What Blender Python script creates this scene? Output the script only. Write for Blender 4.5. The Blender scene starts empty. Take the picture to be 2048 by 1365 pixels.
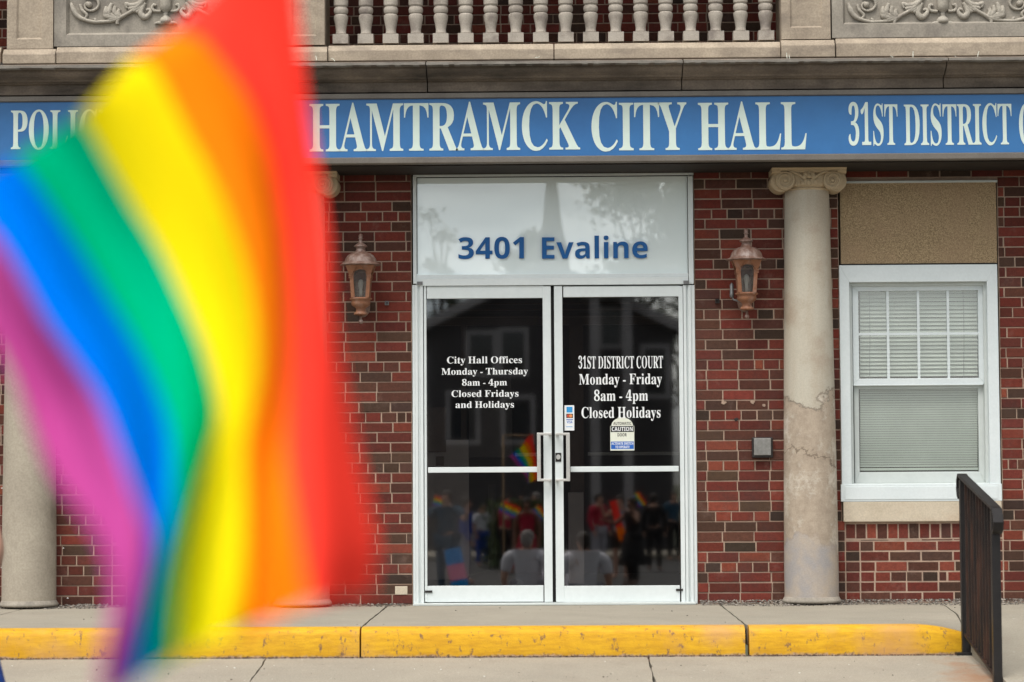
import bpy, bmesh, math, random
from mathutils import Vector, Matrix
from mathutils.geometry import tessellate_polygon
R = math.radians
PI = math.pi
rnd = random.Random(11)
S = bpy.context.scene
COL = S.collection

# ------------------------------------------------------------------ camera
IMG_W, IMG_H, FPX = 2048.0, 1365.0, 85.0 / 36.0 * 2048.0
CAM = Vector((0.0, -16.7, 0.91))
YAW, PITCH, ROLL = math.atan(76 / FPX), math.atan(262.5 / FPX), -0.0058
ROT = (Matrix.Rotation(YAW, 3, 'Z') @ Matrix.Rotation(PI / 2 + PITCH, 3, 'X') @ Matrix.Rotation(ROLL, 3, 'Z'))
cd = bpy.data.cameras.new('camera')
cd.lens = 85.0; cd.sensor_width = 36.0
cd.clip_start = 0.05; cd.clip_end = 2000.0
cd.dof.use_dof = True; cd.dof.focus_distance = 16.6; cd.dof.aperture_fstop = 2.7
cam = bpy.data.objects.new('camera', cd); COL.objects.link(cam)
cam.matrix_world = Matrix.Translation(CAM) @ ROT.to_4x4()
S.camera = cam

# ------------------------------------------------------------------ light
SUN_EL, SUN_AZ = R(62), R(205)
w = bpy.data.worlds.new('World'); S.world = w; w.use_nodes = True
nt = w.node_tree; nt.nodes.clear()
wo = nt.nodes.new('ShaderNodeOutputWorld'); bg = nt.nodes.new('ShaderNodeBackground')
sky = nt.nodes.new('ShaderNodeTexSky'); sky.sky_type = 'NISHITA'; sky.sun_disc = False
sky.sun_elevation = SUN_EL; sky.sun_rotation = SUN_AZ; sky.dust_density = 4.0; sky.air_density = 1.0
hs = nt.nodes.new('ShaderNodeHueSaturation'); hs.inputs['Saturation'].default_value = 0.22
tcw = nt.nodes.new('ShaderNodeTexCoord'); mpw = nt.nodes.new('ShaderNodeMapping'); mpw.inputs['Scale'].default_value = (2.2, 2.2, 5.0)
nzw = nt.nodes.new('ShaderNodeTexNoise'); nzw.inputs['Scale'].default_value = 2.6; nzw.inputs['Detail'].default_value = 5
rpw = nt.nodes.new('ShaderNodeValToRGB'); rpw.color_ramp.elements[0].position = .36; rpw.color_ramp.elements[1].position = .54
rpw.color_ramp.elements[0].color = (.8, .86, .93, 1); rpw.color_ramp.elements[1].color = (2.1, 2.06, 2.0, 1)
mxw = nt.nodes.new('ShaderNodeMixRGB'); mxw.blend_type = 'MULTIPLY'; mxw.inputs[0].default_value = 1.0
L = nt.links.new
L(sky.outputs[0], hs.inputs['Color']); L(tcw.outputs['Generated'], mpw.inputs[0]); L(mpw.outputs[0], nzw.inputs['Vector'])
L(nzw.outputs[0], rpw.inputs[0]); L(hs.outputs[0], mxw.inputs[1]); L(rpw.outputs[0], mxw.inputs[2])
# a bright bank of haze low in the overcast
sxw = nt.nodes.new('ShaderNodeSeparateXYZ'); rbw = nt.nodes.new('ShaderNodeValToRGB'); mbw = nt.nodes.new('ShaderNodeMixRGB'); mbw.blend_type = 'MULTIPLY'; mbw.inputs[0].default_value = 1.0
rbw.color_ramp.elements[0].position = .0; rbw.color_ramp.elements[0].color = (2.6, 2.75, 2.8, 1); rbw.color_ramp.elements[1].position = .28; rbw.color_ramp.elements[1].color = (1, 1, 1, 1)
L(tcw.outputs['Generated'], sxw.inputs[0]); L(sxw.outputs[2], rbw.inputs[0]); L(mxw.outputs[0], mbw.inputs[1]); L(rbw.outputs[0], mbw.inputs[2])
L(mbw.outputs[0], bg.inputs[0]); bg.inputs[1].default_value = 0.085
L(bg.outputs[0], wo.inputs[0])
sd = bpy.data.lights.new('sun', 'SUN'); sd.energy = 2.1; sd.angle = R(40); sd.color = (1.0, .95, .88)
sun = bpy.data.objects.new('sun', sd); COL.objects.link(sun)
sun.rotation_euler = (PI / 2 - SUN_EL, 0, PI - SUN_AZ)

S.view_settings.view_transform = 'Standard'; S.view_settings.look = 'None'
S.view_settings.gamma = 1.0; S.view_settings.exposure = 0.32
S.render.engine = 'CYCLES'
S.cycles.use_denoising = True
S.cycles.max_bounces = 8; S.cycles.transparent_max_bounces = 12

# ------------------------------------------------------------------ photograph -> world
def raydir(px, py):
    return ROT @ Vector(((px - IMG_W / 2) / FPX, (IMG_H / 2 - py) / FPX, -1.0))
def at(px, py, Y=0.0):
    """the point of the upright plane at depth Y that the photograph shows at pixel (px, py)"""
    d = raydir(px, py); t = (Y - CAM.y) / d.y
    return CAM + d * t
def XX(px, py=700, Y=0.0): return at(px, py, Y).x
def ZZ(py, px=1100, Y=0.0): return at(px, py, Y).z
def rc(x0, y0, x1, y1, Y=0.0):
    ym, xm = (y0 + y1) / 2, (x0 + x1) / 2
    return XX(x0, ym, Y), XX(x1, ym, Y), ZZ(y1, xm, Y), ZZ(y0, xm, Y)
def onground(px, py, z=0.0):
    d = raydir(px, py); return CAM + d * ((z - CAM.z) / d.z)
PXM = FPX / 16.7

# ------------------------------------------------------------------ materials
MATS = {}
def sl(c): return tuple(((v / 255) / 12.92 if v / 255 <= .04045 else ((v / 255 + .055) / 1.055) ** 2.4) for v in c)
class NT:
    def __init__(s, name):
        s.m = bpy.data.materials.new(name); s.m.use_nodes = True; s.t = s.m.node_tree
        s.p = s.t.nodes['Principled BSDF']; s.out = s.t.nodes['Material Output']
        s.g = s.t.nodes.new('ShaderNodeNewGeometry'); MATS[name] = s.m
    def n(s, typ, **kw):
        q = s.t.nodes.new(typ)
        for k, v in kw.items(): setattr(q, k, v)
        return q
    def l(s, a, b): s.t.links.new(a, b)
    def noise(s, scale, detail=4, rough=.55, vec=None, stretch=None):
        q = s.n('ShaderNodeTexNoise'); q.inputs['Scale'].default_value = scale; q.inputs['Detail'].default_value = detail; q.inputs['Roughness'].default_value = rough
        v = vec or s.g.outputs['Position']
        if stretch:
            mp = s.n('ShaderNodeMapping'); mp.inputs['Scale'].default_value = stretch; s.l(v, mp.inputs[0]); v = mp.outputs[0]
        s.l(v, q.inputs['Vector']); return q.outputs[0]
    def ramp(s, fac, *stops):
        q = s.n('ShaderNodeValToRGB'); e = q.color_ramp.elements
        while len(e) < len(stops): e.new(.5)
        for k, (p, c) in enumerate(stops):
            e[k].position = p; e[k].color = (c, c, c, 1) if isinstance(c, (int, float)) else (*c[:3], 1)
        s.l(fac, q.inputs[0]); return q.outputs[0]
    def mix(s, fac, a, b, mode='MIX'):
        q = s.n('ShaderNodeMixRGB', blend_type=mode)
        for i, v in enumerate((fac, a, b)):
            if isinstance(v, (int, float)): q.inputs[i].default_value = v if i == 0 else (v, v, v, 1)
            elif isinstance(v, tuple): q.inputs[i].default_value = (*v[:3], 1)
            else: s.l(v, q.inputs[i])
        return q.outputs[0]
    def math(s, op, a, b=None):
        q = s.n('ShaderNodeMath', operation=op)
        for i, v in enumerate((a, b)):
            if v is None: continue
            if isinstance(v, (int, float)): q.inputs[i].default_value = v
            else: s.l(v, q.inputs[i])
        return q.outputs[0]
    def sep(s, v=None):
        q = s.n('ShaderNodeSeparateXYZ'); s.l(v or s.g.outputs['Position'], q.inputs[0]); return q.outputs
    def bump(s, h, strength=.3, dist=.004):
        q = s.n('ShaderNodeBump'); q.inputs['Strength'].default_value = strength; q.inputs['Distance'].default_value = dist
        s.l(h, q.inputs['Height']); s.l(q.outputs[0], s.p.inputs['Normal'])
    def base(s, c, rough=.7, metal=0.0, spec=.35):
        if isinstance(c, tuple): s.p.inputs['Base Color'].default_value = (*c[:3], 1)
        else: s.l(c, s.p.inputs['Base Color'])
        s.p.inputs['Roughness'].default_value = rough; s.p.inputs['Metallic'].default_value = metal
        s.p.inputs['Specular IOR Level'].default_value = spec
        return s.m

def mottle(name, c1, c2, scale=6, rough=.75, metal=0, spec=.3, bump=.0, bscale=120, fine=.12, dirt=None, dscale=2.0, dlo=.55, dhi=.75, dstretch=None):
    """two tones broken by noise, a fine grain, and optional patches of dirt"""
    t = NT(name)
    c = t.mix(t.ramp(t.noise(scale, 6, .6), (.32, 0), (.68, 1)), c1, c2)
    g = t.ramp(t.noise(bscale, 3), (.3, 1 - fine), (.7, 1 + fine * .5))
    c = t.mix(1.0, c, g, 'MULTIPLY')
    if dirt: c = t.mix(t.ramp(t.noise(dscale, 7, .65, stretch=dstretch), (dlo, 0), (dhi, .85)), c, dirt)
    if bump: t.bump(t.noise(bscale, 4), bump, .003)
    return t.base(c, rough, metal, spec)

mottle('limestone', (.45, .375, .285), (.31, .255, .195), 4.5, .88, bump=.3, bscale=80, fine=.2, dirt=(.17, .14, .115), dscale=3.4, dlo=.5, dhi=.74, dstretch=(.8, 1, 2.2))
mottle('limestone_grey', (.36, .325, .27), (.25, .225, .19), 5, .9, bump=.3, bscale=80, fine=.2, dirt=(.14, .125, .11), dscale=4.5, dlo=.5, dhi=.74, dstretch=(1.4, 1, .7))
mottle('relief_stone', (.42, .385, .325), (.33, .3, .25), 8, .9, bump=.3, bscale=90, fine=.2, dirt=(.2, .175, .15), dscale=9, dlo=.54, dhi=.72)
mottle('plain_plaster', (.42, .375, .3), (.34, .3, .24), 3, .9, bump=.35, bscale=70, fine=.15, dirt=(.2, .17, .135), dscale=2.2, dlo=.52, dhi=.72, dstretch=(1, 1, .8))
mottle('capital_stone', (.52, .41, .27), (.42, .33, .215), 8, .9, bump=.25, bscale=120, dirt=(.28, .2, .13), dscale=9, dlo=.58, dhi=.78)
mottle('cast_stone', (.45, .405, .345), (.33, .29, .245), 6, .85, bump=.25, bscale=120, fine=.18, dirt=(.2, .17, .15), dscale=6, dlo=.52, dhi=.68)
mottle('sooty_stone', (.24, .195, .155), (.13, .107, .087), 4, .9, bump=.35, bscale=70, fine=.2, dirt=(.03, .026, .024), dscale=1.9, dlo=.46, dhi=.7, dstretch=(.55, 1, 2.6))
mottle('slab_edge_stone', (.26, .24, .21), (.17, .155, .135), 8, .9, bump=.3, bscale=60)
mottle('stucco', (.5, .375, .22), (.21, .147, .083), 125, .95, bump=1.0, bscale=150, fine=.35, dirt=(.34, .235, .145), dscale=2.6, dlo=.42, dhi=.7)
mottle('mortar', (.45, .325, .245), (.3, .215, .165), 8, .95, bump=.4, bscale=200)
mottle('sill_stone', (.58, .51, .4), (.48, .41, .31), 4, .88, bump=.2, bscale=90, dirt=(.4, .28, .18), dscale=3, dlo=.56, dhi=.78)
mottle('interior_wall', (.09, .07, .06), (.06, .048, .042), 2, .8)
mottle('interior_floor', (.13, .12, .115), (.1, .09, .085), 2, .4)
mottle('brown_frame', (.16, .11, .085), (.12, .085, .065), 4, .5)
mottle('notice_board', (.5, .48, .48), (.42, .4, .4), 4, .6)
mottle('white_paint', (.67, .715, .715), (.62, .67, .67), 3, .38, spec=.4, fine=.03, bscale=40)
mottle('window_paint', (.66, .715, .725), (.61, .67, .68), 3, .5, spec=.3, fine=.04, bscale=60, dirt=(.6, .6, .55), dscale=5, dlo=.66, dhi=.9)
mottle('vinyl_sash', (.56, .6, .585), (.5, .54, .525), 4, .45, fine=.03, bscale=40)
mottle('blind_slat', (.52, .545, .495), (.46, .48, .435), 4, .6, fine=.02, bscale=30)
mottle('sign_blue', sl((54, 116, 175)), sl((47, 105, 165)), 1.5, .38, spec=.4, fine=.05, bscale=14)
mottle('sign_letter', (.72, .83, .76), (.66, .78, .7), 4, .45, fine=.03, bscale=20)
mottle('sign_frame', (.2, .18, .155), (.15, .132, .115), 4, .45, metal=.35, spec=.4)
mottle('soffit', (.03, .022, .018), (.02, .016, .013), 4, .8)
mottle('number_blue', sl((12, 92, 158)), sl((10, 84, 148)), 3, .4, fine=.02)
mottle('decal_white', (.8, .82, .82), (.76, .78, .78), 10, .5, fine=.02)
mottle('decal_cream', (.72, .74, .64), (.68, .7, .6), 20, .5, fine=.02)
mottle('decal_black', (.012, .012, .012), (.016, .016, .016), 20, .5)
mottle('decal_blue', sl((38, 100, 190)), sl((32, 92, 180)), 20, .5)
mottle('decal_sky_blue', sl((54, 150, 210)), sl((50, 142, 204)), 20, .5)
mottle('decal_orange', sl((226, 150, 90)), sl((220, 140, 80)), 20, .5)
mottle('decal_red', sl((200, 80, 60)), sl((190, 70, 55)), 20, .5)
mottle('brushed_steel', (.6, .59, .56), (.5, .49, .465), 12, .36, metal=.55, fine=.1, bscale=90)
mottle('dull_steel', (.3, .295, .28), (.22, .215, .2), 9, .4, metal=.4, fine=.15, bscale=60)
mottle('dark_plastic', (.02, .018, .017), (.03, .026, .024), 20, .5)
mottle('black_rubber', (.015, .014, .014), (.02, .019, .018), 20, .6)
mottle('lantern_copper', (.27, .12, .062), (.2, .085, .045), 25, .55, metal=.0, spec=.3, bump=.1, bscale=140, dirt=(.3, .2, .16), dscale=18, dlo=.5, dhi=.8)
mottle('lantern_cap', (.19, .108, .08), (.14, .08, .06), 25, .42, metal=.0, spec=.4, bump=.1, bscale=140, dirt=(.36, .29, .26), dscale=22, dlo=.46, dhi=.75)
mottle('grey_metal', (.2, .2, .2), (.14, .14, .14), 20, .45, metal=.5)
mottle('lamp_glass_bulb', (.75, .78, .74), (.7, .72, .7), 20, .15, spec=.6)
mottle('rusty_iron', (.011, .0085, .008), (.02, .012, .0095), 14, .6, metal=.1, bump=.3, bscale=160, dirt=(.06, .026, .016), dscale=9, dlo=.46, dhi=.66, dstretch=(1, 1, .25))
mottle('rail_black', (.011, .0095, .01), (.016, .014, .0135), 20, .42, spec=.35, bump=.2, bscale=150)
mottle('asphalt', (.055, .054, .052), (.042, .041, .04), 3, .9, bump=.5, bscale=120, fine=.3)
mottle('soil', (.07, .075, .04), (.05, .06, .03), 1, .95)
mottle('gravel_stone', (.2, .18, .155), (.09, .08, .07), 130, .95, fine=.2)
mottle('leaf', (.05, .085, .025), (.075, .11, .035), 1.2, .6)
mottle('bark', (.09, .07, .055), (.06, .047, .037), 9, .95, bump=.6, bscale=40)
mottle('siding', (.085, .08, .085), (.07, .066, .07), 1, .8)
mottle('house_trim', (.38, .37, .38), (.3, .29, .3), 2, .6)
mottle('roof_shingle', (.05, .045, .045), (.035, .032, .032), 4, .95)
mottle('dark_glass', (.02, .025, .03), (.03, .035, .04), 2, .1, spec=.6)
mottle('skin_light', (.52, .3, .21), (.47, .26, .18), 9, .55)
mottle('skin_brown', (.22, .11, .07), (.2, .1, .06), 9, .55)
mottle('hair_dark', (.02, .015, .012), (.03, .022, .016), 30, .6)
mottle('hair_grey', (.3, .28, .26), (.24, .22, .2), 30, .6)
mottle('cloth_white', (.8, .8, .84), (.74, .74, .78), 9, .85)
mottle('cloth_grey', (.42, .41, .45), (.36, .35, .39), 9, .85)
mottle('cloth_teal', (.03, .09, .14), (.025, .075, .12), 9, .85)
mottle('cloth_blue', (.01, .07, .38), (.008, .06, .32), 9, .8)
mottle('cloth_red', (.5, .02, .05), (.42, .015, .04), 9, .85)
mottle('cloth_black', (.012, .012, .013), (.02, .02, .021), 9, .9)
mottle('wood_pole', (.42, .28, .15), (.34, .22, .11), 20, .5)
mottle('brass', (.5, .36, .16), (.42, .3, .13), 20, .35, metal=.8)

# brick: each brick's own colour is stored on its faces
t = NT('brick'); at_ = t.n('ShaderNodeAttribute', attribute_name='tint')
c = t.mix(1.0, at_.outputs['Color'], t.ramp(t.noise(38, 5, .65), (.25, .72), (.75, 1.2)), 'MULTIPLY')
c = t.mix(1.0, c, t.ramp(t.noise(300, 2, stretch=(.35, .35, 1.0)), (.3, .8), (.7, 1.12)), 'MULTIPLY')
c = t.mix(t.ramp(t.noise(5.5, 9, .75), (.56, 0), (.76, .4)), c, (.26, .18, .15))
c = t.mix(t.ramp(t.noise(2.4, 8, .7), (.5, 0), (.72, .55)), c, (.05, .034, .03))
t.bump(t.noise(170, 4), .55, .003); t.base(c, .9, 0, .25)

# column plaster: smooth above, crumbling patched coat below a jagged crack, whitish bloom
t = NT('column_plaster')
xyz = t.sep(); n1 = t.noise(3.2, 6, .6); n2 = t.noise(13, 5, .6)
h = t.math('ADD', xyz[2], t.math('ADD', t.math('MULTIPLY', t.math('SUBTRACT', n1, .5), .75), t.math('MULTIPLY', t.math('SUBTRACT', n2, .5), .1)))
low = t.ramp(t.math('ADD', t.math('MULTIPLY', h, .25), 0.0), (.345, 1), (.349, 0))
crack = t.ramp(t.math('MULTIPLY', h, .25), (.3447, 0), (.3468, 1), (.3489, 0))
crack3 = t.ramp(t.math('ADD', t.math('MULTIPLY', h, .25), t.math('MULTIPLY', t.noise(2.2, 3), .12)), (.3228, 0), (.3242, 1), (.3256, 0))
low2 = t.ramp(t.math('MULTIPLY', h, .25), (.092, 1), (.096, 0))
crack2 = t.ramp(t.math('MULTIPLY', h, .25), (.086, 0), (.092, 1), (.0975, 0))
up = t.mix(t.ramp(t.noise(2.6, 4, .5, stretch=(2.2, 2.2, .35)), (.35, 0), (.65, 1)), (.42, .36, .28), (.48, .45, .375))
up = t.mix(t.ramp(t.noise(4, 5), (.52, 0), (.7, .55)), up, (.33, .25, .18))
lo = t.mix(t.ramp(t.noise(17, 6, .7), (.4, 0), (.62, 1)), (.41, .34, .265), (.33, .27, .21))
lo = t.mix(t.ramp(t.noise(4.2, 9, .75), (.5, 0), (.64, .85)), lo, (.6, .55, .47))
lo = t.mix(t.ramp(t.noise(8, 8, .75), (.6, 0), (.74, .6)), lo, (.22, .165, .13))
c = t.mix(low, up, lo); c = t.mix(low2, c, t.mix(t.ramp(t.noise(6, 6), (.4, 0), (.62, 1)), (.42, .355, .29), (.33, .31, .3)))
c = t.mix(t.math('MULTIPLY', crack, .9), c, (.08, .055, .04)); c = t.mix(t.math('MULTIPLY', crack3, .75), c, (.12, .085, .06)); c = t.mix(t.math('MULTIPLY', crack2, .3), c, (.2, .15, .11))
c = t.mix(1.0, c, t.ramp(t.noise(110, 3), (.3, .9), (.7, 1.05)), 'MULTIPLY')
t.bump(t.math('ADD', t.math('MULTIPLY', t.noise(60, 5, .7), t.math('ADD', t.math('MULTIPLY', low, .8), .15)), t.math('MULTIPLY', low, -1.2)), .45, .006)
t.base(c, .9, 0, .2)

# concrete of the raised walk and the pavement: speckled, blotched; rust beside the railing
def concrete(name, c1, c2, rust=None):
    t = NT(name)
    c = t.mix(t.ramp(t.noise(1.7, 6, .65), (.35, 0), (.66, 1)), c1, c2)
    c = t.mix(1.0, c, t.ramp(t.noise(120, 4, .75), (.3, .74), (.72, 1.2)), 'MULTIPLY')
    c = t.mix(t.ramp(t.noise(26, 3, .5, stretch=(.5, 1, 1)), (.7, 0), (.74, .7)), c, (.15, .125, .1))
    c = t.mix(t.ramp(t.noise(31, 3, .5), (.71, 0), (.75, .6)), c, (.62, .58, .5))
    c = t.mix(t.ramp(t.noise(6, 8, .75), (.52, 0), (.8, .6)), c, (.27, .225, .18))
    if rust:
        p = t.n('ShaderNodeVectorMath', operation='DISTANCE'); mp = t.n('ShaderNodeMapping')
        mp.inputs['Location'].default_value = (-rust[0] * 2.6, -rust[1] * .75, 0); mp.inputs['Scale'].default_value = (2.6, .75, 0)
        t.l(t.g.outputs['Position'], mp.inputs[0]); t.l(mp.outputs[0], p.inputs[0]); p.inputs[1].default_value = (0, 0, 0)
        d = t.math('ADD', p.outputs['Value'], t.math('MULTIPLY', t.math('SUBTRACT', t.noise(7, 7, .7), .5), 1.5))
        c = t.mix(t.ramp(d, (.05, .6), (.5, 0)), c, (.3, .13, .05))
    t.bump(t.noise(160, 4), .3, .003); return t.base(c, .92, 0, .2)
concrete('concrete_walk', (.335, .305, .245), (.29, .265, .215))
concrete('concrete_pavement', (.345, .31, .25), (.3, .27, .22), rust=(2.36, -3.15))

# yellow kerb paint, chipped to dark spots, worn pinkish along its foot
t = NT('kerb_paint'); xyz = t.sep()
c = t.mix(t.ramp(t.noise(4, 6, .6), (.35, 0), (.65, 1)), (.67, .38, .014), (.58, .305, .01))
c = t.mix(t.ramp(t.noise(34, 5, .65, stretch=(.28, 1, 1.6)), (.42, 0), (.64, .75)), c, (.5, .255, .012))
c = t.mix(t.ramp(t.noise(24, 8, .75, stretch=(1, 1, .6)), (.575, 0), (.63, .85)), c, (.15, .085, .06))
foot = t.math('ADD', xyz[2], t.math('MULTIPLY', t.math('SUBTRACT', t.noise(16, 6, .7), .5), .055))
c = t.mix(t.ramp(t.math('ADD', foot, .3), (.128, 1), (.142, 0)), c, t.mix(t.ramp(t.noise(50, 3), (.45, 0), (.6, 1)), (.4, .27, .19), (.1, .06, .045)))
c = t.mix(t.ramp(t.noise(1.1, 5, .6), (.56, 0), (.7, .7)), c, (.5, .27, .12))
t.bump(t.noise(45, 6, .7), .5, .006); t.base(c, .7, 0, .3)

def glass(name, refl, tint, rough=0.0, grey_veil=0.0):
    t = NT(name); tr = t.n('ShaderNodeBsdfTransparent'); gl = t.n('ShaderNodeBsdfGlossy'); mx = t.n('ShaderNodeMixShader')
    tr.inputs[0].default_value = (*tint, 1); gl.inputs[0].default_value = (1, 1, 1, 1); gl.inputs['Roughness'].default_value = rough
    lw = t.n('ShaderNodeLayerWeight'); f0 = ((refl - 1) / (refl + 1)) ** 2      # two-sided Schlick reflectance
    fr = t.math('ADD', t.math('MULTIPLY', t.math('POWER', lw.outputs['Facing'], 5.0), 1 - f0), f0)
    if grey_veil:
        dg = t.n('ShaderNodeBsdfDiffuse'); dg.inputs[0].default_value = (.15, .14, .13, 1); mg = t.n('ShaderNodeMixShader')  # diffuse grey in the pane stands in for reflection and slight frosting
        t.l(t.ramp(t.noise(26, 4), (.3, grey_veil * .8), (.7, grey_veil * 1.2)), mg.inputs[0]); t.l(tr.outputs[0], mg.inputs[1]); t.l(dg.outputs[0], mg.inputs[2])
    t.l(fr, mx.inputs[0]); t.l((mg if grey_veil else tr).outputs[0], mx.inputs[1]); t.l(gl.outputs[0], mx.inputs[2]); t.l(mx.outputs[0], t.out.inputs[0])
    return t.m
glass('door_glass', 2.4, (.78, .76, .74), .02)
glass('window_glass', 1.7, (.96, .98, .97))
glass('lantern_glass', 1.6, (.72, .7, .68), .05, .3)
# painted-back transom glass: white behind a clear reflecting face
t = NT('transom_glass'); t.base(t.mix(t.ramp(t.noise(.8, 4), (.35, 0), (.65, 1)), (.84, .94, .94), (.86, .95, .95)), .7, 0, .0)
t.p.inputs['Coat Weight'].default_value = 1.0; t.p.inputs['Coat Roughness'].default_value = .01; t.p.inputs['Coat IOR'].default_value = 2.3

# flag cloth: thin dyed polyester, lets light through
t = NT('flag_cloth'); at_ = t.n('ShaderNodeAttribute', attribute_name='tint')
df = t.n('ShaderNodeBsdfDiffuse'); tl = t.n('ShaderNodeBsdfTranslucent'); mx = t.n('ShaderNodeMixShader'); mx.inputs[0].default_value = .2
t.l(at_.outputs['Color'], df.inputs[0]); t.l(at_.outputs['Color'], tl.inputs[0]); t.l(df.outputs[0], mx.inputs[1]); t.l(tl.outputs[0], mx.inputs[2]); t.l(mx.outputs[0], t.out.inputs[0])

# ------------------------------------------------------------------ mesh building
class MB:
    def __init__(s): s.v = []; s.f = []; s.c = []
    def add(s, vs, fs, col=None):
        b = len(s.v); s.v += [tuple(p) for p in vs]
        for f in fs: s.f.append([b + i for i in f]); s.c.append(col)
        return s
    def box(s, x0, x1, y0, y1, z0, z1, col=None):
        if x0 > x1: x0, x1 = x1, x0
        if y0 > y1: y0, y1 = y1, y0
        if z0 > z1: z0, z1 = z1, z0
        return s.add([(x0, y0, z0), (x1, y0, z0), (x1, y1, z0), (x0, y1, z0), (x0, y0, z1), (x1, y0, z1), (x1, y1, z1), (x0, y1, z1)],
                     [(0, 3, 2, 1), (4, 5, 6, 7), (0, 1, 5, 4), (1, 2, 6, 5), (2, 3, 7, 6), (3, 0, 4, 7)], col)
    def pbox(s, x0, y0, x1, y1, Y0, Y1, col=None):
        a, b, z0, z1 = rc(x0, y0, x1, y1, min(Y0, Y1)); return s.box(a, b, Y0, Y1, z0, z1, col)
    def prism_x(s, prof, x0, x1):
        """closed profile of (y, z) points drawn along x"""
        n = len(prof); vs = [(x0, y, z) for y, z in prof] + [(x1, y, z) for y, z in prof]
        return s.add(vs, [[i, (i + 1) % n, n + (i + 1) % n, n + i] for i in range(n)] + [list(range(n))[::-1], list(range(n, 2 * n))])
    def prism_y(s, poly, y0, y1):
        """closed outline of (x, z) points given a thickness along y"""
        n = len(poly); vs = [(x, y0, z) for x, z in poly] + [(x, y1, z) for x, z in poly]
        return s.add(vs, [[i, (i + 1) % n, n + (i + 1) % n, n + i] for i in range(n)] + [list(range(n))[::-1], list(range(n, 2 * n))])
    def lathe(s, prof, cx=0, cy=0, n=24, mod=None):
        vs = []; m = len(prof)
        for r, z in prof:
            for k in range(n):
                a = 2 * PI * k / n; q = r * (mod(a, z) if mod else 1); vs.append((cx + q * math.sin(a), cy - q * math.cos(a), z))
        fs = [[i * n + k, i * n + (k + 1) % n, (i + 1) * n + (k + 1) % n, (i + 1) * n + k] for i in range(m - 1) for k in range(n)]
        fs.append(list(range(n))[::-1]); fs.append([(m - 1) * n + k for k in range(n)])
        return s.add(vs, fs)
    def tube(s, pts, rad, n=8, col=None, flat=None):
        pts = [Vector(p) for p in pts]; m = len(pts); vs = []
        for i, p in enumerate(pts):
            d = (pts[min(i + 1, m - 1)] - pts[max(i - 1, 0)]).normalized()
            ref = Vector((0, 1, 0)) if abs(d.y) < .9 else Vector((1, 0, 0))
            u = d.cross(ref).normalized(); v = d.cross(u); r = rad[i] if isinstance(rad, (list, tuple)) else rad
            for k in range(n):
                a = 2 * PI * k / n; vs.append(p + u * r * math.cos(a) + v * r * math.sin(a) * (flat or 1))
        fs = [[i * n + k, i * n + (k + 1) % n, (i + 1) * n + (k + 1) % n, (i + 1) * n + k] for i in range(m - 1) for k in range(n)]
        fs.append(list(range(n))[::-1]); fs.append([(m - 1) * n + k for k in range(n)])
        return s.add(vs, fs, col)
    def ball(s, c, r, n=10, sq=(1, 1, 1)):
        vs = []; fs = []; m = n // 2 + 1
        for i in range(m + 1):
            th = PI * i / m
            for k in range(n):
                a = 2 * PI * k / n; vs.append((c[0] + r * sq[0] * math.sin(th) * math.cos(a), c[1] + r * sq[1] * math.sin(th) * math.sin(a), c[2] + r * sq[2] * math.cos(th)))
        for i in range(m):
            for k in range(n): fs.append([i * n + k, (i + 1) * n + k, (i + 1) * n + (k + 1) % n, i * n + (k + 1) % n])
        return s.add(vs, fs)
    def build(s, name, mat, parent=None, smooth=False, bev=0, seg=2, solid=0, fixn=True):
        me = bpy.data.meshes.new(name); me.from_pydata(s.v, [], s.f)
        if fixn or not smooth:
            bm = bmesh.new(); bm.from_mesh(me)
            if fixn:
                if smooth: bmesh.ops.remove_doubles(bm, verts=bm.verts, dist=1e-6)
                bmesh.ops.recalc_face_normals(bm, faces=bm.faces)
            bm.to_mesh(me); bm.free()
        if any(c is not None for c in s.c) and len(s.c) == len(me.polygons):
            a = me.attributes.new('tint', 'FLOAT_COLOR', 'FACE')
            for i, c in enumerate(s.c): a.data[i].color = (*(c or (1, 1, 1)), 1)
        me.materials.append(MATS[mat] if isinstance(mat, str) else mat)
        if smooth:
            for p in me.polygons: p.use_smooth = True
        o = bpy.data.objects.new(name, me); COL.objects.link(o)
        if parent: adopt(o, parent)
        if solid: md = o.modifiers.new('thick', 'SOLIDIFY'); md.thickness = solid; md.offset = 0
        if bev:
            md = o.modifiers.new('edge', 'BEVEL'); md.width = bev; md.segments = seg; md.limit_method = 'ANGLE'; md.angle_limit = R(40)
        if smooth and smooth != True: pass
        return o
def adopt(o, parent):
    o.parent = parent; o.matrix_parent_inverse = world_of(parent).inverted()
def world_of(o):
    m = o.matrix_basis.copy(); p = o
    return m if o.parent is None else world_of(o.parent) @ o.matrix_parent_inverse @ m
def tag(o, label=None, cat=None, group=None, kind=None):
    for k, v in (('label', label), ('category', cat), ('group', group), ('kind', kind)):
        if v: o[k] = v
    return o
def thing(name, label, cat, loc=(0, 0, 0), group=None):
    o = bpy.data.objects.new(name, None); COL.objects.link(o); o.location = loc; o.empty_display_size = .1
    return tag(o, label, cat, group)
def part(name, parent, loc=(0, 0, 0)):
    o = bpy.data.objects.new(name, None); COL.objects.link(o); o.location = loc; o.empty_display_size = .1
    adopt(o, parent); return o

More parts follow.
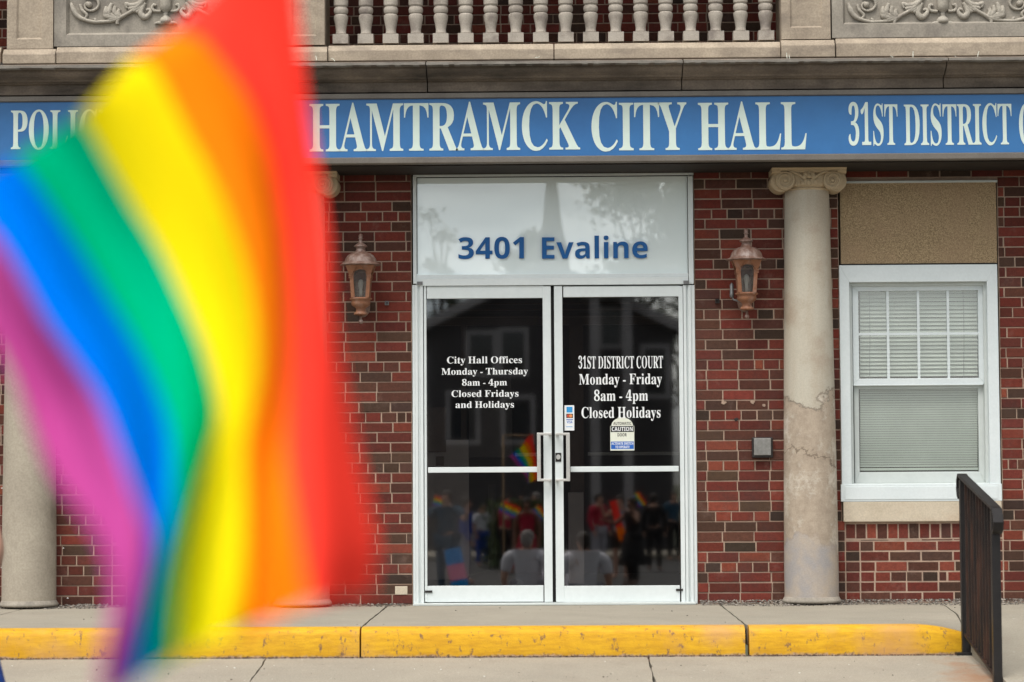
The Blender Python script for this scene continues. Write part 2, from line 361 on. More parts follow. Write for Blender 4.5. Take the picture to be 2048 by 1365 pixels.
# ------------------------------------------------------------------ lettering (outlines in thousandths of an em)
GLYPHS = {"serif":{"-":[323,[[283,267,40,267,40,174,283,174]]],"1":[559,[[97,0,97,53,179,53,202,57,217,67,224,79,228,96,229,118,229,619,161,544,140,528,120,518,100,515,78,520,59,535,50,550,44,568,42,589,110,613,136,626,165,644,196,666,266,718,378,718,378,118,381,91,388,70,403,57,429,53,510,53,510,0]]],"3":[559,[[243,-10,207,-9,175,-6,146,0,121,7,92,20,68,34,51,52,38,70,30,90,28,110,31,133,39,153,54,168,71,179,91,186,113,188,117,149,128,117,147,92,172,74,202,64,236,60,257,61,278,66,297,73,314,84,329,99,342,118,351,142,357,172,359,207,355,243,341,274,319,301,297,317,270,329,239,336,204,338,142,338,142,400,208,400,248,404,280,418,304,441,321,470,332,506,335,547,333,580,326,609,314,632,298,649,277,660,252,663,230,661,212,653,198,641,186,624,178,605,173,583,166,508,128,510,96,518,70,530,51,547,40,569,36,597,42,631,61,661,92,687,123,703,161,715,206,722,257,724,308,721,353,713,392,700,426,682,453,658,473,630,484,598,488,561,485,529,477,499,463,473,444,449,421,427,395,409,366,393,335,381,362,375,389,366,416,355,442,340,465,321,485,300,501,273,510,242,513,206,511,168,503,133,491,104,474,78,453,56,430,37,403,22,374,10,343,1,311,-5,277,-9]]],"4":[559,[[180,0,180,53,208,53,230,54,249,59,266,66,279,78,287,98,290,125,290,186,13,186,13,247,297,714,436,714,436,252,540,252,540,186,436,186,436,125,439,98,447,78,460,66,477,59,496,54,518,53,531,53,531,0],[83,252,290,252,290,427,292,522,297,619,282,587,259,545,235,503,218,475]]],"8":[559,[[273,-10,233,-8,197,-3,165,5,136,16,103,35,76,58,56,86,42,116,33,148,30,182,34,223,48,258,71,288,92,307,117,326,146,344,177,361,149,379,124,398,103,419,85,440,67,471,57,505,53,542,55,573,63,602,75,631,93,656,117,679,148,698,176,709,208,718,244,722,285,724,335,721,378,712,414,696,445,675,468,648,485,618,495,585,498,549,494,512,482,480,462,454,434,431,402,409,363,387,405,365,440,343,469,320,491,297,512,264,525,228,529,189,525,145,512,105,491,71,462,43,424,20,381,3,330,-7],[302,421,324,436,342,453,356,472,365,494,370,520,372,551,371,570,367,588,362,606,353,622,343,637,331,649,316,658,299,664,279,666,254,662,233,652,216,634,204,611,196,584,194,554,197,522,206,495,222,474,243,455,270,438],[278,47,310,51,337,63,360,82,376,108,387,138,390,172,386,203,375,230,356,254,336,270,310,287,280,304,244,321,223,305,204,286,188,265,175,240,168,211,165,178,168,142,179,110,196,84,219,63,246,51]]],"A":[650,[[-13,0,-13,27,5,29,21,35,35,45,48,60,60,82,73,111,307,694,334,693,572,129,612,51,625,38,641,30,660,27,660,0,341,0,341,27,386,32,413,45,422,68,406,121,376,197,154,197,117,105,113,88,111,72,119,47,143,32,184,27,190,27,190,0],[169,239,360,239,263,475]]],"C":[697,[[382,-16,333,-13,288,-5,245,10,205,30,168,54,135,84,107,117,83,156,64,197,50,242,42,289,39,340,42,390,50,437,64,481,84,523,108,560,137,594,169,623,207,648,247,667,291,682,337,690,386,693,422,691,460,684,502,672,547,655,577,648,599,653,614,668,624,693,650,693,650,459,625,459,606,503,584,542,559,577,531,606,499,630,466,646,432,657,395,660,316,640,259,579,225,478,214,337,227,205,264,111,327,54,414,35,444,37,474,43,503,53,533,67,562,84,589,105,614,130,638,158,666,132,610,67,544,21,468,-7]]],"D":[738,[[30,0,30,26,58,29,79,35,94,44,103,59,108,81,110,111,110,557,108,592,101,618,91,635,74,645,51,651,22,653,22,678,330,678,415,673,488,656,551,628,604,590,644,541,674,483,691,416,697,339,675,191,608,85,496,21,340,0],[331,36,377,41,416,55,449,78,476,112,496,154,510,207,519,269,522,341,510,474,475,569,415,626,332,645,310,643,293,639,282,631,276,618,272,599,271,573,271,107,272,82,276,63,282,51,293,42,309,38]]],"E":[658,[[21,0,21,25,53,27,77,33,93,44,104,60,110,84,112,116,112,549,110,587,103,615,93,634,76,644,53,651,24,653,24,678,594,678,594,476,571,476,562,519,549,555,530,583,507,605,477,621,440,632,396,639,345,641,298,638,285,632,277,621,272,578,272,366,288,366,329,370,361,381,386,401,400,421,412,446,422,477,429,514,453,514,453,176,428,176,423,213,416,244,407,270,394,290,378,306,359,318,335,325,308,330,276,331,272,331,272,100,274,78,278,62,286,52,299,46,318,42,343,41,378,42,410,45,440,50,467,58,498,71,527,89,552,112,574,139,594,173,612,213,640,213,599,0]]],"F":[602,[[23,0,23,26,54,30,77,38,93,50,103,67,109,92,111,125,111,558,109,590,102,614,92,630,75,641,52,648,21,653,21,678,586,678,586,476,562,476,554,514,543,547,529,574,511,596,489,613,462,626,437,633,409,638,378,641,342,642,298,640,285,635,277,627,271,593,271,368,283,368,323,372,356,383,381,403,396,423,408,448,417,479,423,516,450,516,450,176,424,176,418,217,409,251,397,278,382,299,357,318,323,329,281,333,271,333,271,120,272,98,275,79,280,64,292,46,312,35,330,30,354,27,382,26,382,0]]],"H":[779,[[23,0,23,26,54,29,77,36,93,47,103,64,109,88,111,120,111,564,109,593,103,615,93,631,77,642,54,649,24,653,24,678,360,678,360,653,304,643,288,633,278,618,274,604,272,586,271,564,271,373,509,373,509,564,502,618,493,633,477,643,420,653,420,678,755,678,755,653,724,649,701,642,686,632,677,616,671,594,669,564,669,120,671,90,677,66,687,49,702,37,725,29,755,26,755,0,420,0,420,26,450,29,474,36,490,46,501,62,507,86,509,120,509,329,271,329,271,120,273,88,279,64,289,47,305,36,329,29,360,26,360,0]]],"I":[388,[[20,0,20,26,50,31,74,38,91,48,103,63,110,84,112,112,112,576,110,603,104,623,94,637,78,645,53,650,20,653,20,678,364,678,364,653,332,650,308,645,292,637,281,623,274,603,272,576,272,115,279,66,289,50,307,39,366,26,366,0]]],"K":[760,[[24,0,24,26,55,29,78,36,94,47,104,64,110,88,112,120,112,564,110,593,104,615,94,632,78,643,55,650,25,653,25,678,361,678,361,653,305,643,289,633,279,618,275,604,273,586,272,564,272,348,478,556,501,582,514,604,519,623,509,640,481,650,433,653,433,678,723,678,723,653,710,653,665,646,618,624,567,588,513,537,403,424,690,69,725,37,746,29,773,26,773,0,418,0,418,26,456,27,479,31,493,40,497,51,494,63,485,79,471,98,297,318,272,295,272,120,274,88,280,64,290,47,306,36,330,29,361,26,361,0]]],"L":[635,[[23,0,23,26,54,29,77,36,93,47,103,64,109,88,111,120,111,564,109,594,103,617,93,633,77,643,54,650,24,653,24,678,372,678,372,653,310,646,291,636,280,620,275,605,272,587,271,564,271,123,276,70,284,55,298,47,348,41,383,42,414,46,443,51,469,59,499,74,526,93,551,119,567,141,582,167,596,197,609,230,636,230,598,0]]],"M":[944,[[21,0,21,26,51,29,75,36,92,47,103,63,110,87,112,118,112,569,111,589,109,606,105,619,95,634,79,644,22,653,22,678,275,678,472,212,669,678,919,678,919,653,890,649,868,641,853,630,842,614,836,592,834,563,834,127,835,101,837,80,841,64,851,45,866,35,918,26,918,0,589,0,589,26,644,37,660,48,670,66,674,81,676,101,677,124,677,594,429,0,402,0,157,579,157,119,159,85,166,60,178,44,196,34,220,28,252,26,252,0]]],"O":[782,[[388,-16,352,-14,317,-9,283,-1,251,11,220,26,192,43,165,63,141,86,118,111,98,138,81,168,67,199,56,232,48,266,43,302,41,339,43,376,48,411,56,446,67,479,81,510,98,539,118,566,141,592,166,614,193,635,222,652,254,667,287,679,321,687,357,692,395,694,431,692,466,687,500,679,532,668,562,653,591,636,618,616,642,594,664,569,684,542,701,512,716,481,727,448,735,413,740,377,742,339,740,302,735,266,727,232,716,199,701,168,684,138,664,111,641,86,616,63,589,43,560,26,529,11,496,-1,461,-9,425,-14],[394,18,469,38,522,98,554,199,565,339,562,413,553,478,538,533,518,579,492,614,461,640,426,655,387,660,312,640,259,580,227,479,216,339,219,265,228,201,243,146,264,100,290,64,321,39,355,23]]],"P":[622,[[23,0,23,26,54,29,77,36,93,47,103,64,109,88,111,120,111,564,109,593,103,615,93,631,77,642,54,649,24,653,24,678,318,678,377,677,428,672,468,665,500,655,532,638,558,617,580,592,596,563,606,530,609,494,605,454,593,417,574,385,546,358,511,335,468,319,418,309,360,306,271,306,271,120,273,88,279,64,289,47,305,36,329,29,360,26,360,0],[271,342,300,342,345,346,379,357,405,376,421,404,432,442,435,490,432,537,424,576,410,605,388,626,359,638,322,642,297,639,282,631,274,616,271,593]]],"R":[704,[[23,0,23,26,54,29,77,36,93,47,103,64,109,88,111,120,111,564,109,593,103,615,93,631,77,642,54,649,24,653,24,678,323,678,393,675,454,667,505,653,547,634,579,609,603,578,616,541,621,498,612,441,583,395,536,359,469,333,643,75,674,38,690,29,712,26,715,26,715,0,504,0,300,316,271,316,271,120,273,88,279,64,289,47,305,36,329,29,360,26,360,0],[271,348,303,348,350,352,388,364,417,385,432,405,443,432,450,463,452,500,445,562,423,607,386,633,334,642,310,641,293,636,282,629,276,617,272,599,271,574]]],"S":[581,[[64,-16,64,235,93,235,107,184,123,140,143,104,166,74,192,51,222,35,256,25,293,22,328,26,358,36,383,54,401,76,411,103,415,133,410,164,395,192,370,217,335,238,242,284,201,306,167,329,138,352,115,376,97,402,84,430,77,461,74,494,77,533,86,568,100,600,120,627,143,650,172,669,203,683,238,691,275,694,342,687,420,667,434,664,446,662,467,670,477,694,505,694,505,475,480,475,469,511,455,543,437,573,417,599,394,621,370,639,343,652,317,659,289,662,257,659,230,650,208,635,191,615,181,592,178,566,181,541,190,520,204,501,224,484,250,467,281,451,377,406,415,387,447,367,473,347,493,326,509,303,521,280,529,255,533,228,535,198,532,157,521,120,505,86,481,56,453,32,418,12,389,0,357,-8,323,-13,286,-15,236,-12,187,1,147,14,126,18,112,16,103,11,91,-16]]],"T":[630,[[137,0,137,26,169,28,194,35,212,46,223,63,230,88,232,120,232,645,222,645,185,642,151,634,122,620,97,601,76,576,61,546,49,512,43,473,16,473,16,678,611,678,611,472,586,472,568,548,531,602,475,634,400,645,392,645,392,120,394,87,401,62,412,45,429,34,454,28,488,26,488,0]]],"U":[733,[[369,-19,305,-15,250,-4,205,16,170,43,143,77,124,120,113,172,109,231,109,564,107,593,101,615,91,631,75,642,52,649,22,653,22,678,358,678,358,653,302,643,285,633,275,618,269,564,269,208,271,167,277,131,288,101,303,77,329,52,365,38,409,33,486,46,540,84,573,148,584,237,584,563,582,592,576,615,565,631,548,641,523,649,489,653,489,678,706,678,706,653,679,648,658,639,645,628,636,612,631,590,629,563,629,270,625,198,613,137,593,87,566,48,529,19,485,-2,431,-15]]],"Y":[634,[[151,0,151,26,182,29,205,36,221,47,231,64,237,88,239,120,239,266,69,576,52,605,36,626,21,639,1,648,-20,652,-20,678,308,678,308,652,291,652,267,650,248,644,236,633,232,620,244,583,370,336,496,545,509,569,516,589,519,607,511,632,486,647,444,652,439,652,439,678,654,678,654,652,630,646,609,632,570,583,399,303,399,120,401,88,407,64,417,47,433,36,457,29,488,26,488,0]]],"a":[512,[[379,-15,337,-8,310,15,298,52,263,24,225,3,185,-9,142,-13,110,-10,82,0,60,17,43,39,33,65,30,94,34,126,46,154,66,180,95,203,131,223,177,244,232,264,296,283,296,359,294,384,288,405,278,421,264,431,244,438,220,440,184,436,162,426,155,408,169,382,179,363,183,344,178,320,164,301,149,291,133,286,115,284,96,286,80,292,67,303,57,316,51,333,49,352,52,375,60,395,73,415,92,432,114,446,141,458,171,467,205,472,241,474,291,472,332,464,366,452,392,435,411,413,425,385,433,352,436,313,436,93,439,59,444,53,453,51,477,62,490,41,465,16,438,-1,409,-12],[225,50,259,61,278,75,296,94,296,252,244,234,206,206,184,170,176,125,181,83,198,58]]],"c":[437,[[232,-15,195,-12,161,-1,129,16,100,39,76,68,56,101,44,129,36,159,31,190,29,223,31,258,37,292,46,323,60,353,76,379,96,403,118,424,143,442,170,456,198,467,228,473,260,475,305,472,342,461,373,444,395,421,409,395,413,365,409,340,397,321,377,308,352,304,319,312,299,335,292,373,293,389,294,404,289,425,275,438,252,442,215,432,188,401,172,350,167,279,169,228,176,183,188,145,204,114,232,82,265,63,304,57,339,63,372,79,404,107,424,90,384,44,339,11,288,-8]]],"d":[551,[[208,-15,175,-12,144,-1,116,16,90,38,69,66,52,99,42,126,35,156,30,186,29,219,31,256,35,291,43,324,54,354,72,389,94,419,121,443,151,460,183,471,217,474,250,470,281,460,308,442,332,417,332,597,328,623,316,641,303,648,285,652,262,654,262,678,475,678,475,112,476,90,479,73,484,61,498,48,526,41,526,16,484,14,438,8,387,-1,332,-15,332,58,309,26,280,3,247,-10],[255,42,278,47,301,62,314,76,325,93,332,113,332,360,324,383,307,402,292,411,276,416,259,418,231,413,209,397,194,372,186,345,180,312,176,273,175,228,176,184,179,146,185,113,193,87,208,62,229,47]]],"e":[448,[[229,-15,192,-12,157,-1,126,16,98,39,74,68,55,102,44,131,36,163,31,197,29,234,31,268,36,300,44,330,56,358,76,391,101,420,130,443,162,460,197,471,234,474,275,470,311,460,343,442,371,417,393,386,408,349,418,306,421,258,421,247,174,247,182,167,206,109,244,74,297,63,326,67,353,79,378,100,402,128,424,108,384,54,339,16,287,-7],[173,286,300,286,300,320,299,358,294,389,288,413,277,429,261,439,240,442,211,433,190,407,177,364,173,303]]],"f":[318,[[22,0,22,24,59,33,74,52,78,109,78,412,24,412,24,462,78,462,78,526,81,563,90,596,105,625,126,649,152,668,183,681,219,689,259,692,298,689,331,679,357,664,376,643,388,620,392,595,390,575,384,559,375,546,356,533,334,529,310,533,291,544,279,560,275,582,278,603,287,626,292,635,294,644,288,656,268,660,243,655,229,640,224,625,221,605,220,581,220,462,303,462,303,412,220,412,220,97,222,70,227,51,235,38,249,30,269,26,297,24,297,0]]],"h":[567,[[27,0,27,24,52,28,67,38,75,56,78,83,78,594,76,621,68,639,53,650,28,655,28,678,220,678,220,397,250,431,284,455,321,469,362,474,419,464,460,434,484,385,492,315,492,83,495,56,502,39,517,28,541,24,541,0,301,0,301,24,308,24,331,31,345,50,350,83,350,323,349,348,346,368,341,384,327,399,302,404,272,398,245,380,220,350,220,83,222,56,230,39,244,28,268,24,268,0]]],"i":[295,[[150,539,130,541,112,549,97,561,85,576,77,594,75,614,77,634,85,652,97,668,112,680,130,688,150,690,170,688,188,680,204,668,215,652,223,634,225,614,223,594,215,576,203,561,187,549,170,541],[27,0,27,24,52,29,68,38,75,55,78,83,78,375,76,406,70,424,55,433,30,437,31,462,221,462,221,83,223,56,230,39,244,29,268,24,268,0]]],"l":[297,[[27,0,27,24,52,29,68,38,75,55,78,83,78,592,76,620,70,639,56,650,30,654,30,678,221,678,221,83,223,56,230,39,244,29,268,24,268,0]]],"m":[825,[[27,0,27,24,52,28,67,38,75,56,78,83,78,377,76,404,68,423,53,434,28,438,28,462,218,462,218,394,248,429,280,454,315,469,353,474,399,469,435,453,461,426,477,389,508,426,542,453,580,469,622,474,678,464,718,434,742,385,750,315,750,83,752,56,760,39,774,28,798,24,798,0,562,0,562,24,586,28,600,39,608,57,610,83,610,323,609,348,606,368,601,384,587,399,562,404,534,398,507,381,483,353,483,83,485,57,493,39,507,28,530,24,530,0,297,0,297,24,321,28,335,39,343,57,345,83,345,323,344,347,341,368,336,384,322,399,297,404,267,398,241,380,218,350,218,83,220,57,227,40,241,29,264,24,264,0]]],"n":[567,[[27,0,27,24,52,28,67,38,75,56,78,83,78,377,76,404,68,423,53,434,28,438,28,462,220,462,220,398,250,431,283,455,321,469,362,474,419,464,460,434,484,385,492,315,492,83,495,56,502,39,517,28,541,24,541,0,301,0,301,24,308,24,331,31,345,50,350,83,350,323,349,348,346,368,341,384,327,399,302,404,272,398,245,380,220,350,220,83,222,56,230,39,244,28,268,24,268,0]]],"o":[501,[[251,-15,219,-13,189,-7,161,3,135,17,103,41,77,70,56,105,44,133,35,163,30,195,28,229,30,264,35,296,44,327,56,356,77,390,103,419,135,443,170,460,208,471,250,474,292,471,330,460,365,443,396,420,422,391,444,357,456,328,465,298,470,264,472,229,470,194,465,161,456,131,444,102,422,68,396,39,366,16,331,-1,293,-12],[251,17,276,22,296,35,311,58,316,74,321,95,324,121,327,229,326,289,323,338,317,376,309,403,295,426,275,440,251,445,225,440,205,426,191,403,184,376,178,338,175,290,174,230,178,122,181,95,186,74,191,58,206,35,226,22]]],"p":[553,[[26,-207,26,-184,46,-181,60,-175,69,-164,75,-150,78,-95,78,362,77,389,74,409,69,422,55,433,29,439,29,462,213,462,213,391,238,428,268,454,303,470,343,475,377,472,408,461,436,444,461,421,482,393,499,360,508,332,515,302,520,271,521,238,520,202,515,169,508,137,498,108,481,72,459,42,434,18,404,-1,373,-11,338,-15,303,-11,272,1,244,20,220,48,220,-86,226,-147,235,-164,249,-175,294,-183,294,-207],[291,42,319,47,340,62,356,88,365,115,371,148,375,186,376,230,375,273,372,310,366,342,359,369,345,394,324,409,296,414,267,407,242,386,220,350,220,102,238,69,262,49]]],"r":[428,[[27,0,27,24,52,29,68,38,75,55,78,83,78,375,77,397,74,414,69,425,55,433,30,437,31,462,217,462,217,375,235,405,256,429,279,449,302,463,325,471,347,474,373,472,394,464,410,453,422,437,429,418,431,396,427,370,414,349,394,336,369,331,346,334,331,344,308,372,296,383,281,387,261,380,241,360,230,339,224,315,222,286,222,83,226,55,237,38,249,31,269,26,294,24,294,0]]],"s":[429,[[225,-15,197,-12,164,-5,129,9,109,13,89,6,76,-13,53,-13,53,157,79,157,91,118,107,85,129,58,154,38,181,26,209,22,232,24,251,30,266,40,277,53,284,68,286,87,280,113,262,136,232,156,159,193,127,211,101,231,81,252,67,275,58,300,55,328,60,368,73,403,97,433,119,451,146,465,176,472,210,475,247,471,296,458,307,456,317,454,332,459,343,475,363,475,363,330,340,330,328,363,312,391,293,413,271,428,247,438,222,441,202,439,186,434,173,426,160,408,156,386,160,364,172,346,184,335,199,325,218,315,285,282,316,265,341,246,360,226,373,202,380,174,383,141,380,107,372,77,359,50,340,27,316,9,289,-5,259,-12]]],"t":[340,[[184,-14,148,-11,119,-1,98,16,84,39,75,69,72,106,72,415,30,415,30,446,131,550,156,579,176,606,192,631,215,631,215,462,309,462,309,415,215,415,215,122,217,95,223,76,233,64,250,60,272,66,291,83,307,111,331,98,305,49,271,14,231,-7]]],"u":[558,[[195,-15,153,-10,121,3,97,26,84,48,75,75,70,107,68,144,68,369,67,390,64,407,59,421,43,433,17,438,17,462,211,462,211,110,214,87,225,69,241,57,263,53,292,58,318,73,340,98,340,369,339,392,335,409,329,422,312,434,282,438,282,462,482,462,482,104,485,76,493,58,509,49,536,44,536,19,493,17,446,11,395,0,340,-15,340,60,322,38,301,20,277,5,251,-6,224,-13]]],"y":[447,[[78,-209,54,-206,33,-199,15,-186,1,-169,-7,-149,-10,-125,-6,-101,7,-79,20,-68,35,-61,53,-59,77,-63,95,-73,107,-91,111,-113,111,-121,110,-130,115,-143,128,-147,140,-143,154,-131,170,-110,193,-66,209,-7,54,373,37,410,23,428,12,435,-5,437,-7,437,-7,462,241,462,241,437,202,431,194,423,191,409,193,397,198,382,276,177,343,359,352,387,354,408,351,422,342,431,302,437,302,462,446,462,446,437,427,432,413,418,386,361,241,-36,225,-79,208,-114,193,-143,176,-165,160,-182,142,-195,123,-203,102,-207]]]},"sans":{"0":[572,[[285,-10,225,-4,173,14,130,45,96,88,70,141,51,204,40,276,36,357,38,413,42,465,50,512,60,555,74,594,92,628,113,657,139,681,169,700,203,714,242,722,285,725,345,719,396,701,439,670,474,628,501,575,520,512,531,439,535,357,533,302,529,250,521,203,511,160,496,121,479,87,457,58,432,34,402,15,368,1,329,-7],[285,112,319,119,345,139,363,173,373,207,380,250,384,299,385,357,384,414,379,464,373,506,363,541,345,575,319,596,285,603,251,596,225,575,207,541,198,506,191,464,187,414,186,357,187,300,191,250,198,208,207,174,225,139,251,119]]],"1":[572,[[262,0,262,413,264,481,266,555,245,534,214,506,132,440,59,531,289,714,413,714,413,0]]],"3":[572,[[244,-10,188,-8,134,0,85,12,38,29,38,157,69,143,101,131,135,122,167,115,199,111,228,110,277,113,314,122,342,138,360,159,370,186,374,217,372,236,367,253,359,268,347,280,329,290,307,299,278,304,243,308,202,309,148,309,148,425,203,425,244,426,277,431,304,438,324,447,340,458,351,472,357,487,362,503,363,521,360,544,353,564,340,581,320,592,294,600,261,602,229,600,199,594,173,585,109,550,39,654,69,673,101,690,138,704,167,713,199,719,234,723,272,724,324,721,371,713,411,699,447,680,475,655,495,626,507,592,511,554,508,519,500,488,486,460,467,436,443,416,417,399,388,386,357,376,357,373,397,366,433,355,463,340,488,321,507,298,521,272,529,242,532,208,529,168,518,131,502,97,484,73,463,52,437,34,408,19,373,6,335,-3,292,-8]]],"4":[572,[[322,0,322,148,17,148,17,253,330,714,469,714,469,265,555,265,555,148,469,148,469,0],[150,265,322,265,322,386,323,442,326,504,328,541,324,541,305,502,281,463]]],"A":[690,[[0,0,252,717,437,717,690,0,527,0,475,170,215,170,163,0],[253,297,439,297,386,463,374,506,358,559,345,606,332,557,316,501,304,463]]],"C":[637,[[379,-10,326,-7,279,1,236,16,198,36,164,61,135,90,111,125,92,164,77,206,67,253,60,303,58,356,60,408,68,458,80,504,97,547,119,586,145,621,175,651,211,677,250,698,293,712,341,721,393,724,428,723,464,718,500,711,535,700,569,688,602,674,553,551,473,584,446,592,419,596,393,598,352,594,316,582,286,561,260,533,240,498,226,456,217,409,214,355,217,301,225,254,238,213,257,179,281,151,312,132,349,120,393,116,422,117,451,120,481,126,575,154,575,27,544,15,513,6,482,-1,450,-6,416,-9]]],"D":[740,[[90,0,90,714,314,714,368,712,419,704,465,692,509,674,547,652,582,625,611,593,637,557,656,515,671,470,679,419,682,364,676,279,656,205,624,143,580,92,523,51,456,23,379,6,292,0],[241,125,306,125,402,140,470,184,511,257,525,360,522,416,512,463,496,503,473,535,444,559,409,576,369,587,322,590,241,590]]],"E":[560,[[90,0,90,714,501,714,501,590,241,590,241,433,483,433,483,309,241,309,241,125,501,125,501,0]]],"H":[765,[[90,0,90,714,241,714,241,434,524,434,524,714,675,714,675,0,524,0,524,308,241,308,241,0]]],"I":[389,[[32,0,32,86,119,126,119,588,32,628,32,714,357,714,357,628,270,588,270,126,357,86,357,0]]],"M":[943,[[90,0,90,714,296,714,465,168,468,168,647,714,853,714,853,0,712,0,712,338,714,416,717,500,719,559,715,559,531,0,392,0,220,560,216,560,220,500,224,415,225,332,225,0]]],"N":[813,[[90,0,90,714,281,714,591,179,594,179,589,278,587,376,587,714,723,714,723,0,531,0,220,540,216,540,223,438,225,336,225,0]]],"O":[796,[[398,-10,343,-7,292,2,247,16,207,36,171,61,141,91,115,126,95,165,79,208,67,255,60,305,58,359,60,413,67,463,79,509,95,552,115,591,141,625,171,654,207,680,247,699,292,714,343,722,399,725,454,722,505,714,550,699,590,680,625,654,655,625,681,590,702,552,717,508,729,462,736,412,738,358,736,304,729,254,717,208,702,165,681,126,655,91,625,61,590,36,550,16,505,2,454,-7],[398,117,443,121,481,133,513,153,537,182,555,217,569,258,576,305,579,358,576,411,569,459,555,500,537,535,513,563,481,583,444,595,399,599,354,595,316,583,285,563,260,535,241,500,228,459,220,411,217,358,220,305,228,258,241,217,260,182,285,153,316,133,354,121]]],"P":[628,[[90,0,90,714,318,714,382,710,437,699,483,681,520,655,547,622,567,584,579,540,583,491,580,451,571,412,557,375,542,349,522,325,499,305,471,287,438,273,399,262,355,256,306,254,241,254,241,0],[241,378,291,378,331,381,365,389,393,404,413,424,426,452,430,486,423,532,400,564,363,584,310,590,241,590]]],"R":[660,[[90,0,90,714,298,714,366,711,425,701,474,684,514,661,544,631,566,594,579,551,583,500,581,469,575,440,565,415,551,391,535,371,516,353,495,337,473,323,450,311,660,0,492,0,322,274,241,274,241,0],[241,397,290,397,335,400,371,408,398,422,416,441,426,466,430,496,426,527,415,551,396,569,368,580,332,588,287,590,241,590]]],"S":[551,[[248,-10,193,-7,141,1,92,14,46,33,46,174,152,134,188,123,224,117,260,115,294,117,320,125,340,137,353,152,360,170,363,191,359,216,345,238,323,256,224,308,170,336,115,377,98,395,83,415,71,437,62,462,56,490,54,521,58,566,70,606,91,641,119,671,154,694,196,711,243,721,296,724,333,723,368,718,403,711,508,674,459,556,371,587,345,593,318,597,291,598,265,596,243,589,225,578,212,563,205,546,202,526,206,502,217,482,236,466,337,412,372,395,403,377,431,359,454,338,474,316,490,292,502,265,509,233,511,198,507,153,494,113,472,77,443,47,405,22,360,4,307,-6]]],"T":[579,[[214,0,214,588,20,588,20,714,559,714,559,588,365,588,365,0]]],"U":[756,[[375,-10,308,-5,250,8,200,31,159,62,127,102,104,147,90,197,85,254,85,714,236,714,236,277,238,236,245,202,256,174,272,153,300,133,336,121,379,117,424,121,460,134,487,156,501,178,512,206,518,239,520,278,520,714,671,714,671,252,669,216,663,182,653,149,639,119,620,90,598,65,571,43,541,25,506,9,466,-1,423,-8]]],"V":[650,[[242,0,0,714,153,714,287,289,299,249,314,187,325,132,336,187,351,249,362,289,497,714,650,714,407,0]]],"W":[967,[[182,0,0,714,149,714,240,324,253,266,266,196,275,137,284,197,297,264,308,314,412,714,555,714,659,314,671,264,683,196,692,137,701,197,715,266,727,324,818,714,967,714,785,0,613,0,516,375,509,408,499,456,489,506,483,542,478,506,468,457,458,409,450,374,354,0]]],"a":[604,[[211,-10,176,-7,144,1,116,14,90,33,69,57,54,86,45,122,42,163,46,204,57,239,76,268,103,292,137,310,179,324,229,333,286,337,381,340,381,364,379,390,371,411,359,427,342,438,321,445,296,447,270,446,244,442,218,436,142,407,93,508,123,522,156,534,191,544,227,551,264,556,302,557,354,554,399,545,438,530,471,510,496,483,514,449,525,410,529,364,529,0,425,0,396,74,392,74,368,47,344,26,318,10,289,-1,253,-8],[267,99,297,102,324,112,348,128,366,149,377,176,381,208,381,253,323,251,280,247,247,239,223,225,207,207,198,186,195,162,197,141,204,125,215,114,230,105,247,101]]],"e":[591,[[325,-10,285,-8,248,-2,213,7,180,21,150,38,124,59,101,84,81,113,65,146,54,183,47,224,45,269,47,315,53,357,63,395,78,429,95,458,116,484,141,506,168,524,198,538,231,548,266,554,303,556,357,552,404,540,446,520,482,492,511,456,532,413,544,364,548,308,548,236,196,236,201,197,214,164,234,137,260,117,293,105,332,101,366,102,398,106,428,112,457,120,487,131,517,144,517,29,490,17,462,7,433,-1,401,-6,365,-9],[199,335,408,335,405,366,396,394,382,418,362,436,336,446,304,450,277,447,253,438,233,422,216,400,205,371]]],"i":[305,[[153,614,132,616,112,621,96,630,82,643,75,662,72,687,75,712,82,731,96,745,112,753,132,758,153,760,174,758,193,753,210,745,223,731,231,712,234,687,231,662,223,643,210,630,193,621,174,616],[78,0,78,546,227,546,227,0]]],"l":[305,[[78,0,78,760,227,760,227,0]]],"n":[657,[[78,0,78,546,192,546,212,476,220,476,240,501,263,522,292,537,322,548,355,554,388,556,430,553,467,544,500,529,529,509,552,481,569,447,579,405,582,356,582,0,433,0,433,319,431,355,424,385,412,408,395,424,373,434,345,437,304,432,273,416,252,391,241,365,233,334,229,298,227,257,227,0]]],"v":[569,[[208,0,0,546,156,546,261,235,275,177,282,123,286,123,290,159,297,197,308,235,413,546,569,546,361,0]]]}}
def inside(p, poly):
    r = False; n = len(poly)
    for i in range(n):
        a, b = poly[i], poly[(i + 1) % n]
        if (a[1] > p[1]) != (b[1] > p[1]) and p[0] < (b[0] - a[0]) * (p[1] - a[1]) / (b[1] - a[1]) + a[0]: r = not r
    return r
